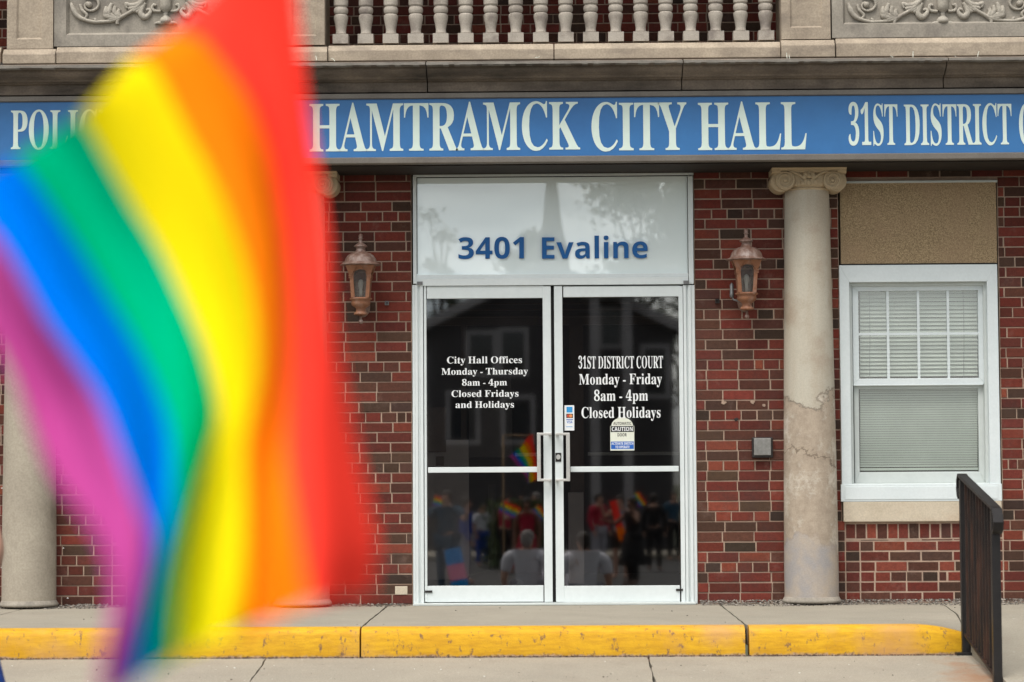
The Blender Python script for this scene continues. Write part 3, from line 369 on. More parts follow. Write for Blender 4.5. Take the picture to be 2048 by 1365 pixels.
def lettering(name, txt, face, x0, x1, ytop, ybase, Y, mat, parent, thick=.002, gap=0, kern=0, space=250):
    """one line of raised or stuck-on letters: cap height from ytop to ybase, fitted between x0 and x1 (photograph pixels on plane Y)"""
    G = GLYPHS[face]; pen = 0; items = []
    for ch in txt:
        if ch == ' ': pen += space; continue
        adv, cs = G[ch]; items.append((pen, cs)); pen += adv + kern
    xs = [p + v for p, cs in items for c in cs for v in c[0::2]]; lo, hi = min(xs), max(xs)
    cap = max(v for v in G['H' if 'H' in G else 'E'][1][0][1::2])
    X0, X1, Z0, Z1 = rc(x0, ytop, x1, ybase, Y); sx = (X1 - X0) / (hi - lo); sz = (Z1 - Z0) / cap
    mb = MB()
    for p, cs in items:
        cont = [[((p + c[i] - lo) * sx + X0, c[i + 1] * sz + Z0) for i in range(0, len(c), 2)] for c in cs]
        holes = {i for i, c in enumerate(cont) if any(j != i and inside(c[0], d) for j, d in enumerate(cont))}
        for i, c in enumerate(cont):
            if i in holes: continue
            hs_ = [cont[j] for j in holes if inside(cont[j][0], c)]
            rings = [c] + hs_; flat = [q for r_ in rings for q in r_]
            tri = tessellate_polygon([[Vector((q[0], q[1], 0)) for q in r_] for r_ in rings])
            mb.add([(q[0], Y - gap - thick, q[1]) for q in flat], [list(t_) for t_ in tri])
            for r_ in rings:
                n = len(r_)
                mb.add([(q[0], Y - gap - thick, q[1]) for q in r_] + [(q[0], Y - gap, q[1]) for q in r_], [[k, (k + 1) % n, n + (k + 1) % n, n + k] for k in range(n)])
    return mb.build(name, mat, parent)

# ================================================================== THE BUILDING
B = thing('city_hall', 'red brick civic building with limestone columns, balustrade and white double doors', 'building', (0, 0, 0))
XL, XR = -6.2, 6.2
TOPZ = ZZ(330)                      # brick front ends under the sign's soffit
DOOR = rc(824, 341, 1391, 1215)     # openings cut in the brick front
WIN = rc(1680, 362, 2000, 1043)
wdx = WIN[1] - WIN[0]; MIR = 2 * XX(1110)
WIN_L = (MIR - WIN[1], MIR - WIN[0], WIN[2], WIN[3])
BELOW = (WIN[0] + .02, WIN[1], 0.0, WIN[2])
BELOW_L = (MIR - BELOW[1], MIR - BELOW[0], 0.0, WIN[2])
HOLES = [(DOOR[0], DOOR[1], -.1, DOOR[3]), WIN, WIN_L, BELOW, BELOW_L]

PAL = [((.152, .032, .022), 4.6), ((.12, .029, .021), 3.8), ((.19, .046, .028), 1.4), ((.092, .036, .025), 2.5), ((.07, .037, .025), 2.1), ((.05, .031, .0225), 1.0)]
def brick_tint():
    k = rnd.random() * sum(p[1] for p in PAL)
    for c, wgt in PAL:
        k -= wgt
        if k <= 0: break
    j = 1 + rnd.uniform(-.24, .22); return tuple(v * j * (1 + rnd.uniform(-.06, .06)) for v in c)
def one_brick(mb, a, b, z0, z1, Y, dep=.06, col=None):
    y = Y + rnd.uniform(-.0015, .0025); e = .0028; t = lambda: rnd.uniform(-.0012, .0012)
    ax, bx, az, bz = a + t(), b + t(), z0 + t(), z1 + t()
    o = [(ax, az), (bx, az), (bx, bz), (ax, bz)]; i = [(ax + e, az + e), (bx - e, az + e), (bx - e, bz - e), (ax + e, bz - e)]
    mb.add([(p[0], y, p[1]) for p in i] + [(p[0], y + .0035, p[1]) for p in o] + [(p[0], y + dep, p[1]) for p in o],
           [(0, 1, 2, 3)] + [(k, k + 4, (k + 1) % 4 + 4, (k + 1) % 4) for k in range(4)] + [(k + 4, k + 8, (k + 1) % 4 + 8, (k + 1) % 4 + 4) for k in range(4)], col or brick_tint())
PITCH = .0697; LEN = .2175; J = .0048
def lay(mb, x0, x1, z0, z1, Y, holes=(), first=0):
    k = 0; z = z0
    while z < z1 - .012:
        row = []; zt = min(z + PITCH, z1); hdr = (k + first) % 5 == 3
        x = x0 - rnd.uniform(0, .02) - (LEN / 2 if (k % 2) else 0)
        while x < x1:
            l = LEN
            if hdr: l = LEN / 2 if rnd.random() < .86 else (.062 if rnd.random() < .6 else .155)
            elif rnd.random() < .03: l = LEN / 2
            segs = [(max(x, x0), min(x + l, x1))]
            for hx0, hx1, hz0, hz1 in holes:
                if min(zt, hz1) - max(z, hz0) > .25 * PITCH:
                    new = []
                    for a, b in segs:
                        if b <= hx0 or a >= hx1: new.append((a, b)); continue
                        if a < hx0: new.append((a, hx0))
                        if b > hx1: new.append((hx1, b))
                    segs = new
            for a, b in segs:
                if b - a < 1e-4: continue
                if row and b - a < .035 and abs(row[-1][1] - a) < 1e-6: row[-1][1] = b      # a sliver joins its neighbour
                elif row and row[-1][1] - row[-1][0] < .035 and abs(row[-1][1] - a) < 1e-6: row[-1][1] = b
                else: row.append([a, b])
            x += l
        for a, b in row:
            if b - a > .02: one_brick(mb, a + J, b - J, z + J * .9, zt - J * .9, Y)
        z += PITCH; k += 1
# mortar body behind the bricks, with the openings left out
def body(mb, x0, x1, z0, z1, y0, y1, holes):
    xs = sorted({x0, x1, *[min(max(v, x0), x1) for h in holes for v in h[:2]]}); zs = sorted({z0, z1, *[min(max(v, z0), z1) for h in holes for v in h[2:]]})
    for a, b in zip(xs, xs[1:]):
        for c, d in zip(zs, zs[1:]):
            if b - a < 1e-5 or d - c < 1e-5: continue
            mx, mz = (a + b) / 2, (c + d) / 2
            if any(h[0] < mx < h[1] and h[2] < mz < h[3] for h in holes): continue
            mb.box(a, b, y0, y1, c, d)
bk = MB(); lay(bk, XL, XR, 0.005, TOPZ + .1, 0.0, HOLES)
wall = bk.build('wall', 'brick', B, fixn=False)
mo = MB(); body(mo, XL, XR, -.2, TOPZ + .1, .007, .34, [h for h in HOLES if h not in (BELOW, BELOW_L)])
mo.build('mortar_bed', 'mortar', wall)
# brick infill under each window: soldier course, then stretchers beside a narrow stack of headers
for h in (BELOW, BELOW_L):
    fb = MB(); x = h[0]; zt = h[3] - .012; zs_ = zt - .108
    while x < h[1] - .03: one_brick(fb, x + J, min(x + .0727, h[1]) - J, zs_ + J, zt - J, .004); x += .0727
    lay(fb, h[0] + .1, h[1], 0.005, zs_, .004, (), 1)
    z = .005
    while z < zs_ - .02: one_brick(fb, h[0] + J, h[0] + .1 - J, z + J, min(z + PITCH, zs_) - J, .002); z += PITCH
    ip = fb.build('infill_brickwork', 'brick', wall, fixn=False)
for px, py, r, mt in ((1447, 806, 5, 'mortar'), (1505, 805, 4.5, 'mortar'), (1528, 811, 3, 'mortar'), (1472, 839, 4.2, 'dark_plastic')):
    c = at(px, py, -.001); q = MB(); pl_ = []
    for k in range(11): rr = r * rnd.uniform(.55, 1.15) / PXM; pl_.append((c.x + rr * 1.2 * math.cos(2 * PI * k / 11), c.z + rr * math.sin(2 * PI * k / 11)))
    q.prism_y(pl_, -.0035, .01); q.build('spall', mt, wall)
q = MB(); q.pbox(790, 1173, 815, 1190, -.0035, .02); q.build('whitened_brick', 'sill_stone', wall, bev=.003)
# upper storey behind the balustrade
UY = 1.0; uz0 = 3.45
ub = MB(); lay(ub, XL, XR, uz0, 6.4, UY, (), 2)
up = ub.build('upper_wall', 'brick', B, fixn=False)
um = MB(); um.box(XL, XR, UY + .007, UY + .35, uz0 - .1, 6.4); um.build('mortar_bed', 'mortar', up)
cp = MB(); cp.prism_x([(-.3, 5.25), (-.38, 5.45), (-.38, 5.75), (UY + .4, 6.6), (UY + .4, 6.4), (UY - .02, 6.4), (UY - .02, 5.25)], XL, XR); cp.build('unseen_overhang', 'limestone', B, bev=.01)  # unseen loggia overhang, added so its shade darkens the upper wall

# ---- cornice with open joints
def zy(py, Y): return ZZ(py, 1100, Y)
PROF = [(-.76, zy(122.5, -.76)), (-.765, zy(124, -.765)), (-.765, zy(128.5, -.765)), (-.70, zy(131, -.70)), (-.695, zy(137, -.695)), (-.66, zy(145, -.66)), (-.615, zy(152, -.615)),
        (-.60, zy(156.5, -.60)), (-.575, zy(157.5, -.575)), (-.575, zy(160.5, -.575)), (-.545, zy(161.5, -.545)), (-.545, zy(182.5, -.545)), (1.0, zy(182.5, -.545)), (1.0, zy(121, -.70)), (-.70, zy(121, -.70))]
cuts = [XL, XX(300, 140, -.6), XX(854, 140, -.6), XX(1364, 140, -.6), XX(1889, 140, -.6), XR]
cor = MB()
for a, b in zip(cuts, cuts[1:]): cor.prism_x(PROF, a + .003, b - .003)
cornice = cor.build('cornice', 'sooty_stone', B, bev=.004)
lip = MB()
for a, b in zip(cuts, cuts[1:]):
    n = 46
    for k in range(n):      # worn, pale top edge of the slab
        x0_, x1_ = a + .004 + (b - a - .008) * k / n, a + .004 + (b - a - .008) * (k + 1) / n; j = rnd.uniform(-.004, .004)
        lip.box(x0_, x1_, -.772, -.70, zy(127.8, -.772) - j * .5, zy(122.8, -.772) + j * .4)
lip.build('slab_edge', 'slab_edge_stone', cornice)
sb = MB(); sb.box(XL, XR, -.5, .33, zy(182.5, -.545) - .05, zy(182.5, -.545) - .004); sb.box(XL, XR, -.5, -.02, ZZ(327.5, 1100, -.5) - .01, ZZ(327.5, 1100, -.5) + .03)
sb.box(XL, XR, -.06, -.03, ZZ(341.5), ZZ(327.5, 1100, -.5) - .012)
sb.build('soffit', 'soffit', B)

# ---- balustrade: plinth, pedestals, carved panels, balusters, top rail
BAL = MB(); PLY = -.60
def plinth(px0, px1, out, y_top):
    x0, x1 = XX(px0, 100, PLY - out), XX(px1, 100, PLY - out)
    zt, zc, zb = zy(y_top, PLY - out), zy(y_top + 12, PLY - out), zy(119, PLY - out)
    BAL.prism_x([(PLY - out, zb), (PLY - out, zc), (PLY - out + .035, zt), (.0, zt), (.0, zb)], x0 + .003, x1 - .003)
plinth(655, 1108, 0, 86); plinth(1108, 1562, 0, 86); plinth(111, 560, .01, 84); plinth(1671, 2060, .01, 80); plinth(2060, 2500, .01, 80); plinth(-420, 2, -.3, 84)
plinth(560, 655, .03, 88); plinth(1562, 1671, .03, 83); plinth(4, 111, .03, 88)
balus = BAL.build('balustrade', 'limestone', B, bev=.005)
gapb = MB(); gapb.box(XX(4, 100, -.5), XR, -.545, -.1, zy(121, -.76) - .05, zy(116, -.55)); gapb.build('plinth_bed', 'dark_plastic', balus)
ZTOP = zy(88, PLY) + .80
def pedestal(px0, px1, ybot, rx0, rx1, ry):
    f = PLY + .01; x0, x1 = XX(px0, 50, f), XX(px1, 50, f); z0, z1 = zy(ybot, f), ZTOP; a, b = XX(rx0, 50, f), XX(rx1, 50, f); c = zy(ry, f)
    m = MB(); m.box(x0, a, f, -.2, z0, z1); m.box(b, x1, f, -.2, z0, z1); m.box(a, b, f, -.2, z0, c); m.box(a, b, f, -.2, z1 - .1, z1); m.box(a, b, f + .012, -.2, c, z1 - .1)
    e = .012   # sloping margin of the sunk field
    m.add([(a, f, c), (b, f, c), (b - e, f + .0115, c + e), (a + e, f + .0115, c + e), (a, f, z1 - .1), (a + e, f + .0115, z1 - .1), (b, f, z1 - .1), (b - e, f + .0115, z1 - .1)], [(0, 1, 2, 3), (0, 3, 5, 4), (1, 6, 7, 2)])
    return m.build('pedestal', 'limestone', balus)
pedestal(14, 106, 89, 33, 84, 70); pedestal(563, 649, 86, 583, 634, 68); pedestal(1563, 1661, 83, 1580, 1645, 60)
rl = MB(); rl.prism_x([(PLY - .03, ZTOP + .002), (PLY - .05, ZTOP + .05), (PLY - .05, ZTOP + .13), (-.15, ZTOP + .13), (-.15, ZTOP + .002)], XX(10, 50, PLY), XR); rl.build('top_rail', 'limestone', balus, bev=.01)
# carved relief panels: scrolling stems, acanthus leaves and a footed vase
def carved(cx, x0, x1, ybot, yin, xin):
    f = PLY + .02; a, b = XX(x0, 50, f), XX(x1, 50, f); z0 = zy(ybot, f); zi = zy(yin, f); ai = XX(xin, 50, f); bi = XX(2 * cx - xin, 50, f); bi = min(bi, b - .05)
    m = MB(); m.box(a, ai, f, -.2, z0, ZTOP); m.box(bi, b, f, -.2, z0, ZTOP); m.box(ai, bi, f, -.2, z0, zi); m.box(ai, bi, f, -.2, ZTOP - .1, ZTOP); m.box(ai, bi, f + .03, -.2, zi, ZTOP - .1)
    e = .018
    m.add([(ai, f, zi), (bi, f, zi), (bi - e, f + .029, zi + e), (ai + e, f + .029, zi + e), (ai, f, ZTOP - .1), (ai + e, f + .029, ZTOP - .1), (bi, f, ZTOP - .1), (bi - e, f + .029, ZTOP - .1)], [(0, 1, 2, 3), (0, 3, 5, 4), (1, 6, 7, 2)])
    pn = m.build('carved_panel', 'limestone_grey', balus)
    q = MB(); fy = f + .02
    def P(dx, y, s): return (XX(cx + s * dx, y, fy), fy, ZZ(y, cx, fy))
    def stroke(pts, rads, s, zr=1.25):
        # smooth the stroke, then run a flattened tube along it
        dn = []; rr = []
        for i in range(len(pts) - 1):
            p0, p1, p2, p3 = pts[max(i - 1, 0)], pts[i], pts[i + 1], pts[min(i + 2, len(pts) - 1)]
            r1, r2 = rads[min(i, len(rads) - 1)], rads[min(i + 1, len(rads) - 1)]
            for k in range(5):
                u = k / 5
                f_ = lambda c: .5 * (2 * p1[c] + (p2[c] - p0[c]) * u + (2 * p0[c] - 5 * p1[c] + 4 * p2[c] - p3[c]) * u * u + (3 * p1[c] - p0[c] - 3 * p2[c] + p3[c]) * u ** 3)
                dn.append((f_(0), f_(1))); rr.append(r1 + (r2 - r1) * u)
        dn.append(pts[-1]); rr.append(rads[-1])
        q.tube([P(x, y, s) for x, y in dn], [r * 1.12 * PXM ** -1 for r in rr], 8, flat=zr)
    z = lambda zx, zy_: ((zx - 1212) / 5.146, zy_ / 5.146)
    for s in (1, -1):
        T = lambda *p: [z(*k) for k in p]
        stroke(T((238, 25), (262, 95), (305, 160), (372, 196), (470, 222), (580, 220), (690, 205), (800, 150), (880, 100), (960, 30), (1010, -50)), [2.2, 4.6, 4.4, 3.3, 3.2, 3.2, 3.6, 3.4, 3.6, 4.5, 4.5], s)
        stroke(T((330, 40), (352, 100), (400, 150), (372, 196)), [2.2, 3, 2.6, 2], s)
        cx_, cy_ = 430, 48; sp = [(cx_ + (118 - 8.4 * k) * math.cos(-2.0 + k * .62), cy_ + (88 - 5.2 * k) * math.sin(-2.0 + k * .62) - 0) for k in range(0, 11)]
        stroke([z(*p) for p in sp], [2.6, 2.6, 2.6, 2.4, 2.4, 2.4, 2.2, 2.2, 2, 2, 2], s)
        p = P(*z(425, 45), s); q.ball((p[0], p[1] - .004, p[2]), .021, 12)
        for ex, ey, bx, by, r in ((655, 30, 640, 150, 3.4), (600, 65, 620, 160, 3.6), (580, 125, 640, 175, 3.8), (615, 190, 690, 185, 3.4), (690, 60, 700, 150, 3.2), (735, 90, 735, 160, 3)):
            stroke(T((ex, ey), ((ex + bx) / 2 - 12, (ey + by) / 2 + 8), (bx, by), (760, 185)), [2.6, r * 1.5, r * 1.5, 3.2], s, .95)
        stroke(T((470, 190), (490, 205), (480, 240)), [2.2, 2.6, 2.2], s); stroke(T((740, 190), (715, 215), (715, 250)), [3, 3.4, 3.2], s)
        for pts in (((1000, -30), (930, 40), (850, 55), (800, 35), (815, 85)), ((985, 10), (920, 70), (850, 85), (825, 95)), ((990, 20), (930, 85), (870, 115)), ((1000, 30), (960, 90), (905, 130))):
            stroke(T(*pts), [3, 4.6, 4.2, 2.8, 2.2], s, 1.0)
        stroke(T((985, 60), (955, 130), (985, 175), (1025, 165), (1055, 120), (1035, 95), (1012, 108)), [3.4, 5.2, 5.6, 4.6, 3.4, 2.6, 2.2], s, 1.0)
        stroke(T((1160, 118), (1100, 115), (1072, 88), (1085, 52), (1112, 60)), [2.4, 3, 3, 2.8, 2.4], s)
        stroke(T((1212, 225), (1165, 238), (1130, 236), (1098, 246)), [4.4, 3.4, 2.6, 1.8], s, 1.0)
        stroke(T((1212, 185), (1178, 200), (1160, 235)), [3.2, 3.6, 2.6], s, 1.0)
    px0 = XX(cx, 10, fy); pr = [(50, -260), (60, -60), (58, 60), (54, 100), (30, 122), (20, 135), (27, 146), (18, 158), (34, 180), (50, 205), (54, 232), (20, 246)]
    q.lathe([(r / 5.146 / PXM, ZZ(y / 5.146, cx, fy)) for r, y in pr], px0, fy, 20)
    for dx in (-26, 26): q.tube([P(dx / 5.146, -20, 1), P(dx * .7 / 5.146, 78 / 5.146, 1)], .006, 6)
    q.build('relief_carving', 'relief_stone', pn, smooth=True)
carved(1885.5, 1664, 2110, 81, 54, 1686)
carved(331.6, 108, 561, 85, 62, 132)
# balusters: one turned post, copied along the plinth
by_ = -.49; bs = FPX / (16.7 + by_)
def bprof():
    p = [(10.2, 68), (11.2, 65), (10.5, 63), (10.3, 58), (11.8, 48), (14.0, 38), (14.6, 33), (14.2, 29), (11.8, 27), (11.6, 25.5), (13.2, 25), (14.6, 21), (14.7, 17), (13.6, 13.5), (11.8, 12.5), (12.2, 11), (14.4, 9), (14.8, 3), (14.6, -3), (11.6, -6), (14.6, -12), (14.6, -20), (11.6, -24), (14.4, -30), (14.6, -38), (11, -58), (10.3, -72), (11, -82)]
    return [(r / bs, zy(y, by_)) for r, y in p]
zb0, zb1 = zy(86.5, by_), zy(68, by_)
first = None
for k in range(18):
    x = XX(682 + k * 49.95, 50, by_)
    if first is None:
        m = MB(); m.lathe([(r, z) for r, z in bprof()], x, by_, 20); m.box(x - .0525, x + .0525, by_ - .0525, by_ + .0525, zb0, zb1 + .001)
        m.box(x - .0525, x + .0525, by_ - .0525, by_ + .0525, zy(-80, by_), ZTOP - .002)
        first = m.build('baluster', 'cast_stone', balus, smooth=True); first.data.set_sharp_from_angle(angle=R(35)); bx0 = x
    else:
        o = first.copy(); COL.objects.link(o); o.location.x = x - bx0
        o.rotation_euler = (0, 0, 0)

for px, py, dx, dy in ((631, 112, 2, 9), (662, 117, 8, 6), (1573, 106, 1, 12), (1578, 110, 1, 8), (1781, 112, 7, 7), (1826, 103, 0, 15), (1910, 112, 3, 7), (1958, 103, -3, 14), (1070, 116, 9, -2)):
    q = MB(); y_ = -.70; q.tube([at(px, py, y_), at(px + dx * .6, py + dy * .35, y_), at(px + dx, py + dy, y_ - .01)], .0022, 5); q.build('straw', 'decal_cream', balus)

# ---- columns
def column(cxp, Y=-.075, coat='plain_plaster'):
    x = XX(cxp + 0, 700, 0); z_t = ZZ(378, 1615, -.2); s = PXM * 16.7 / (16.7 - .22)
    pr = []
    zbot = ZZ(1196, 1615, -.25)
    for k in range(25):
        u = k / 24; r = (54.3 - 9.6 * max(0, (u - .08) / .92) ** 1.35) / s; pr.append((r, zbot + (z_t - zbot) * u))
    m = MB(); m.lathe(pr, x, Y, 56); sh = m.build('column', coat, B, smooth=True); sh.data.set_sharp_from_angle(angle=R(50))
    b = MB(); b.lathe([(57.5 / s, .012), (59 / s, .02), (59 / s, .028), (57 / s, .036), (55.5 / s, .046), (54.4 / s, .052)], x, Y, 48); b.build('column_base', 'limestone_grey', sh, smooth=True)
    c = MB(); f = -.27
    zz = lambda y: ZZ(y, 1615, f)
    q = lambda d: d / (FPX / (16.7 + f))
    # abacus
    c.prism_x([(f, zz(331)), (f, zz(336)), (f + .02, zz(338)), (f + .025, zz(343)), (f + .04, zz(346)), (-.0, zz(346)), (-.0, zz(331))], x - q(75), x + q(75))
    c.box(x - q(62), x + q(62), f + .045, -.0, zz(366), zz(345.8))
    # egg band and necking
    c.lathe([(q(41), zz(379)), (q(45), zz(378)), (q(47), zz(375)), (q(44.5), zz(373)), (q(49), zz(368)), (q(49), zz(358)), (q(44), zz(356))], x, Y, 40)
    for k in range(9):
        a = R(-64 + 16 * k); c.ball((x + q(48) * math.sin(a), Y - q(48) * math.cos(a), zz(365)), q(5), 8, (1, 1, 1.3))
    # rosette between the volutes
    for k in range(5): c.ball((x + q(9) * math.cos(R(180 * k / 4)), f + .035, zz(352 - 7 * math.sin(R(180 * k / 4)))), q(6.2), 8, (1, .8, 1))
    c.ball((x, f + .03, zz(351)), q(5.5), 8)
    for sgn in (-1, 1):
        vx = x + sgn * q(47.5); vz = zz(359.5)
        def disc(r, y0, y1, ox=0, oz=0):
            n = 28; c.prism_y([(vx + ox + r * math.cos(2 * PI * i / n), vz + oz + r * math.sin(2 * PI * i / n)) for i in range(n)], y0, y1)
        disc(q(19.6), f + .03, -.02); disc(q(21), f + .055, -.02, sgn * q(7.5), -q(1.5)); disc(q(20.5), f + .10, -.02, sgn * q(9), -q(1))
        sp = []
        for i in range(46):
            a = PI / 2 - sgn * .5 + sgn * i * .3; r = q(19 - 15.6 * i / 45); sp.append((vx + r * math.cos(a), f + .028, vz + r * math.sin(a)))
        c.tube([(x + sgn * q(8), f + .03, zz(358)), (x + sgn * q(20), f + .028, zz(348)), (x + sgn * q(33), f + .028, zz(342.5))] + sp, [q(2.4)] * 30 + [q(2)] * 19, 6)
        c.ball((vx, f + .024, vz), q(4), 10)
    cc = c.build('capital', 'capital_stone', sh, smooth=True); cc.data.set_sharp_from_angle(angle=R(38))
    return sh
column(1615, coat='column_plaster')
for cxp in (607, 65, 2157): column(cxp)

# ---- window with stucco panel above, painted casing, two sashes, blind, apron and stone sill
def window(name):
    W_ = part(name, B)
    st = MB(); st.pbox(1681, 366, 1993, 527, .002, .2); st.build('stucco_panel', 'stucco', W_)
    li = MB(); li.pbox(1690, 361.5, 1995, 365.8, -.012, .2); li.build('lintel_strip', 'vinyl_sash', W_, bev=.002)
    j = MB(); j.pbox(1681, 526.8, 1995, 532, .012, .2); j.pbox(1993, 366, 2001, 530, .03, .2); j.build('joint_strip', 'dark_plastic', W_)
    f = MB()
    def mitre(o, i, y0, y1):   # four mitred boards between outer rectangle o and inner rectangle i (pixels)
        A, Bq, C, Dq = rc(*o, y0); a, b, c, d = rc(*i, y0)
        for quad in (((A, Dq), (Bq, Dq), (b, d), (a, d)), ((A, C), (A, Dq), (a, d), (a, c)), ((Bq, Dq), (Bq, C), (b, c), (b, d)), ((Bq, C), (A, C), (a, c), (b, c))): f.prism_y(list(quad), y0, y1)
    mitre((1681, 530, 1998, 972), (1701, 564, 1977, 968), -.022, .2)
    f.pbox(1682, 968.5, 2004, 1003, -.03, .2); f.pbox(1690, 973, 1996, 999, -.034, -.03)
    fr = f.build('casing', 'window_paint', W_, bev=.003)
    f = MB(); mitre((1700.5, 563, 1977.5, 969), (1706, 572, 1969, 966), .03, .2); f.build('inner_jamb', 'vinyl_sash', W_, bev=.002)
    f = MB(); mitre((1705.5, 571, 1969.5, 769), (1717.5, 582, 1957, 757), .05, .085); f.pbox(1707, 768.6, 1967, 771.5, .046, .085); us = f.build('upper_sash', 'window_paint', W_, bev=.003)
    m = MB()
    for x in (1776, 1837, 1896.5): m.pbox(x - 2.6, 582, x + 2.6, 757, .058, .066)
    m.pbox(1717, 665.5, 1957.5, 670.5, .059, .065); m.build('muntin', 'window_paint', us)
    f = MB(); mitre((1709, 770, 1968.5, 966), (1718.5, 778, 1957.5, 944), .085, .12); ls = f.build('lower_sash', 'vinyl_sash', W_, bev=.003)
    g = MB(); a, b, c, d = rc(1716, 581, 1958, 758, .072); g.box(a, b, .0705, .0725, c, d); g.build('pane', 'window_glass', us)
    g = MB(); a, b, c, d = rc(1717, 777, 1959, 945, .1); g.box(a, b, .1, .102, c, d); g.build('pane', 'window_glass', ls)
    bl = MB()
    def slats(y0, y1, pitch, Y, tilt, wd, jt=1):
        y = y0
        while y < y1:
            a, b = XX(1720, y, Y), XX(1955, y, Y); zc = ZZ(y, 1838, Y); jj = rnd.uniform(-.0012, .0012) * jt
            p = [(Y - wd * math.cos(tilt), zc - wd * math.sin(tilt)), (Y, zc + .0012), (Y + wd * math.cos(tilt), zc + wd * math.sin(tilt))]
            vs = []
            for x in (a, b): vs += [(x, q[0], q[1] + jj + rnd.uniform(-.0008, .0008) * jt) for q in p]
            bl.add(vs, [(0, 1, 4, 3), (1, 2, 5, 4)]); y += pitch
    slats(584, 757, 7.9, .135, R(55), .0158); slats(775, 936, 4.75, .135, R(52), .0092, 0)
    a, b, c, d = rc(1720, 936, 1956, 941, .135); bl.box(a, b, .124, .148, c, d)
    bb = bl.build('blind', 'blind_slat', W_, fixn=False)
    for x in (1738, 1926):
        cdm = MB(); cdm.tube([(XX(x, 600, .12), .115, ZZ(583, x, .14)), (XX(x + 1.5, 650, .12), .114, ZZ(668, x, .14)), (XX(x, 700, .12), .115, ZZ(756, x, .14))], .0016, 5)
        cdm.build('cord', 'grey_metal', bb)
    bx = MB(); a, b, c, d = rc(1690, 560, 1990, 970, .2); bx.box(a, b, .26, .28, c, d); bx.build('room_back', 'interior_wall', W_)
    s_ = MB(); s_.pbox(1687, 1003.5, 2004, 1043.5, -.03, .2); s_.build('sill', 'sill_stone', W_, bev=.004)
    return W_
w1 = window('window')
kids = [o for o in COL.objects if o.parent == w1]
w2 = w1.copy(); COL.objects.link(w2); w2.location.x = WIN_L[0] - WIN[0]
for o in kids:
    c = o.copy(); COL.objects.link(c); c.parent = w2; c.matrix_parent_inverse = o.matrix_parent_inverse
    for g_ in [q for q in COL.objects if q.parent == o]:
        d_ = g_.copy(); COL.objects.link(d_); d_.parent = c; d_.matrix_parent_inverse = g_.matrix_parent_inverse

# ---- entrance: frame, transom, double door
E_ = part('entrance', B)
fm = MB()
fm.pbox(826, 341, 1386.5, 352, -.02, .12); fm.pbox(826, 352, 833, 568, -.02, .12); fm.pbox(1376.5, 352, 1386.5, 568, -.02, .12)
fm.pbox(833, 548.5, 1376.5, 556, -.012, .12); fm.pbox(833, 556, 1376.5, 570.5, -.028, .12)
for x0, x1, y in ((825.5, 831, -.01), (831, 836.5, -.024), (836.5, 841, -.012), (841, 847, -.026)): fm.pbox(x0, 570.5, x1, 1208, y, .12)
for x0, x1, y in ((1369.5, 1375, -.026), (1375, 1379, -.01), (1379, 1385, -.024), (1385, 1392, -.012)): fm.pbox(x0, 570.5, x1, 1208, y, .12)
fm.build('door_frame', 'white_paint', E_, bev=.002)
th = MB(); th.pbox(826, 1206.5, 1392, 1211, -.09, .2); th.build('threshold', 'vinyl_sash', E_, bev=.003)
for bx_ in ((834, 563.5, 845, 570), (1367, 561.5, 1378, 568.5)): hg = MB(); hg.pbox(*bx_, -.04, -.028); hg.build('pivot_hinge', 'grey_metal', E_)
gs = MB(); gs.pbox(833, 352, 1376.5, 354.6, .0, .03); gs.pbox(833, 354, 834.6, 548, .0, .03); gs.pbox(1375, 354, 1376.5, 548, .0, .03); gs.build('gasket', 'black_rubber', E_)
tg = MB(); tg.pbox(833, 353, 1376.5, 549, .008, .03); tr_ = tg.build('transom_panel', 'transom_glass', E_)
lettering('house_number', '3401', 'sans', 917, 1048, 475.5, 518, .008, 'number_blue', tr_, thick=.012, gap=.006, kern=4); lettering('street_name', 'Evaline', 'sans', 1084, 1295, 475.0, 517.5, .008, 'number_blue', tr_, thick=.012, gap=.006, kern=4)
gb = MB(); gb.pbox(1103.6, 571, 1110.2, 1206, .03, .06); gb.pbox(846, 571, 1370, 572.8, .03, .06); gb.pbox(846, 1203, 1370, 1207, .03, .06); gb.build('door_gap', 'black_rubber', E_)

def door(name, x0, x1, gx0, gx1, gy0, gy1, hs):
    d = part(name, E_); a = MB()
    a.pbox(x0, 572.5, gx0, 1204.5, -.016, .028); a.pbox(gx1, 572.5, x1, 1204.5, -.016, .028)
    a.pbox(gx0, 572.5, gx1, gy0, -.0135, .028); a.pbox(gx0, gy1, gx1, 1204.5, -.0135, .028)
    return d, a
def hbar(mb, x0, y0, x1, y1, Y0, Y1): mb.pbox(x0, y0, x1, y1, Y0, Y1)
GY = .006
# left leaf
dl, a = door('left_door', 848.5, 1103.5, 853.5, 1087, 597, 1172, 1); a.build('leaf_frame', 'white_paint', dl, bev=.0022)
g = MB(); a_, b_, c_, d_ = rc(853, 596.5, 1086.5, 1172.5, GY); g.box(a_, b_, GY, GY + .006, c_, d_); g.build('pane', 'door_glass', dl)
m = MB(); m.pbox(856, 934.5, 1076, 945.5, -.03, GY - .001); m.build('push_bar', 'white_paint', dl, bev=.003)
def pull(parent, bx0, bx1, ax0, ax1, y0, y1):
    h = MB(); h.pbox(bx0, y0, bx1, y1, -.078, -.062); h.pbox(ax0, y0, ax1, y0 + 5, -.077, -.063); h.pbox(ax0, y1 - 5, ax1, y1, -.077, -.063)
    o = ax1 if ax1 > bx1 else ax0; s = -1 if ax1 > bx1 else 1
    for yy in (y0 + .3, y1 - 4.7): h.pbox(o, yy, o + s * 6, yy + 4.4, -.0765, -.014)
    return h.build('handle', 'brushed_steel', parent, bev=.003)
pull(dl, 1074, 1081.5, 1076, 1103, 866, 963)
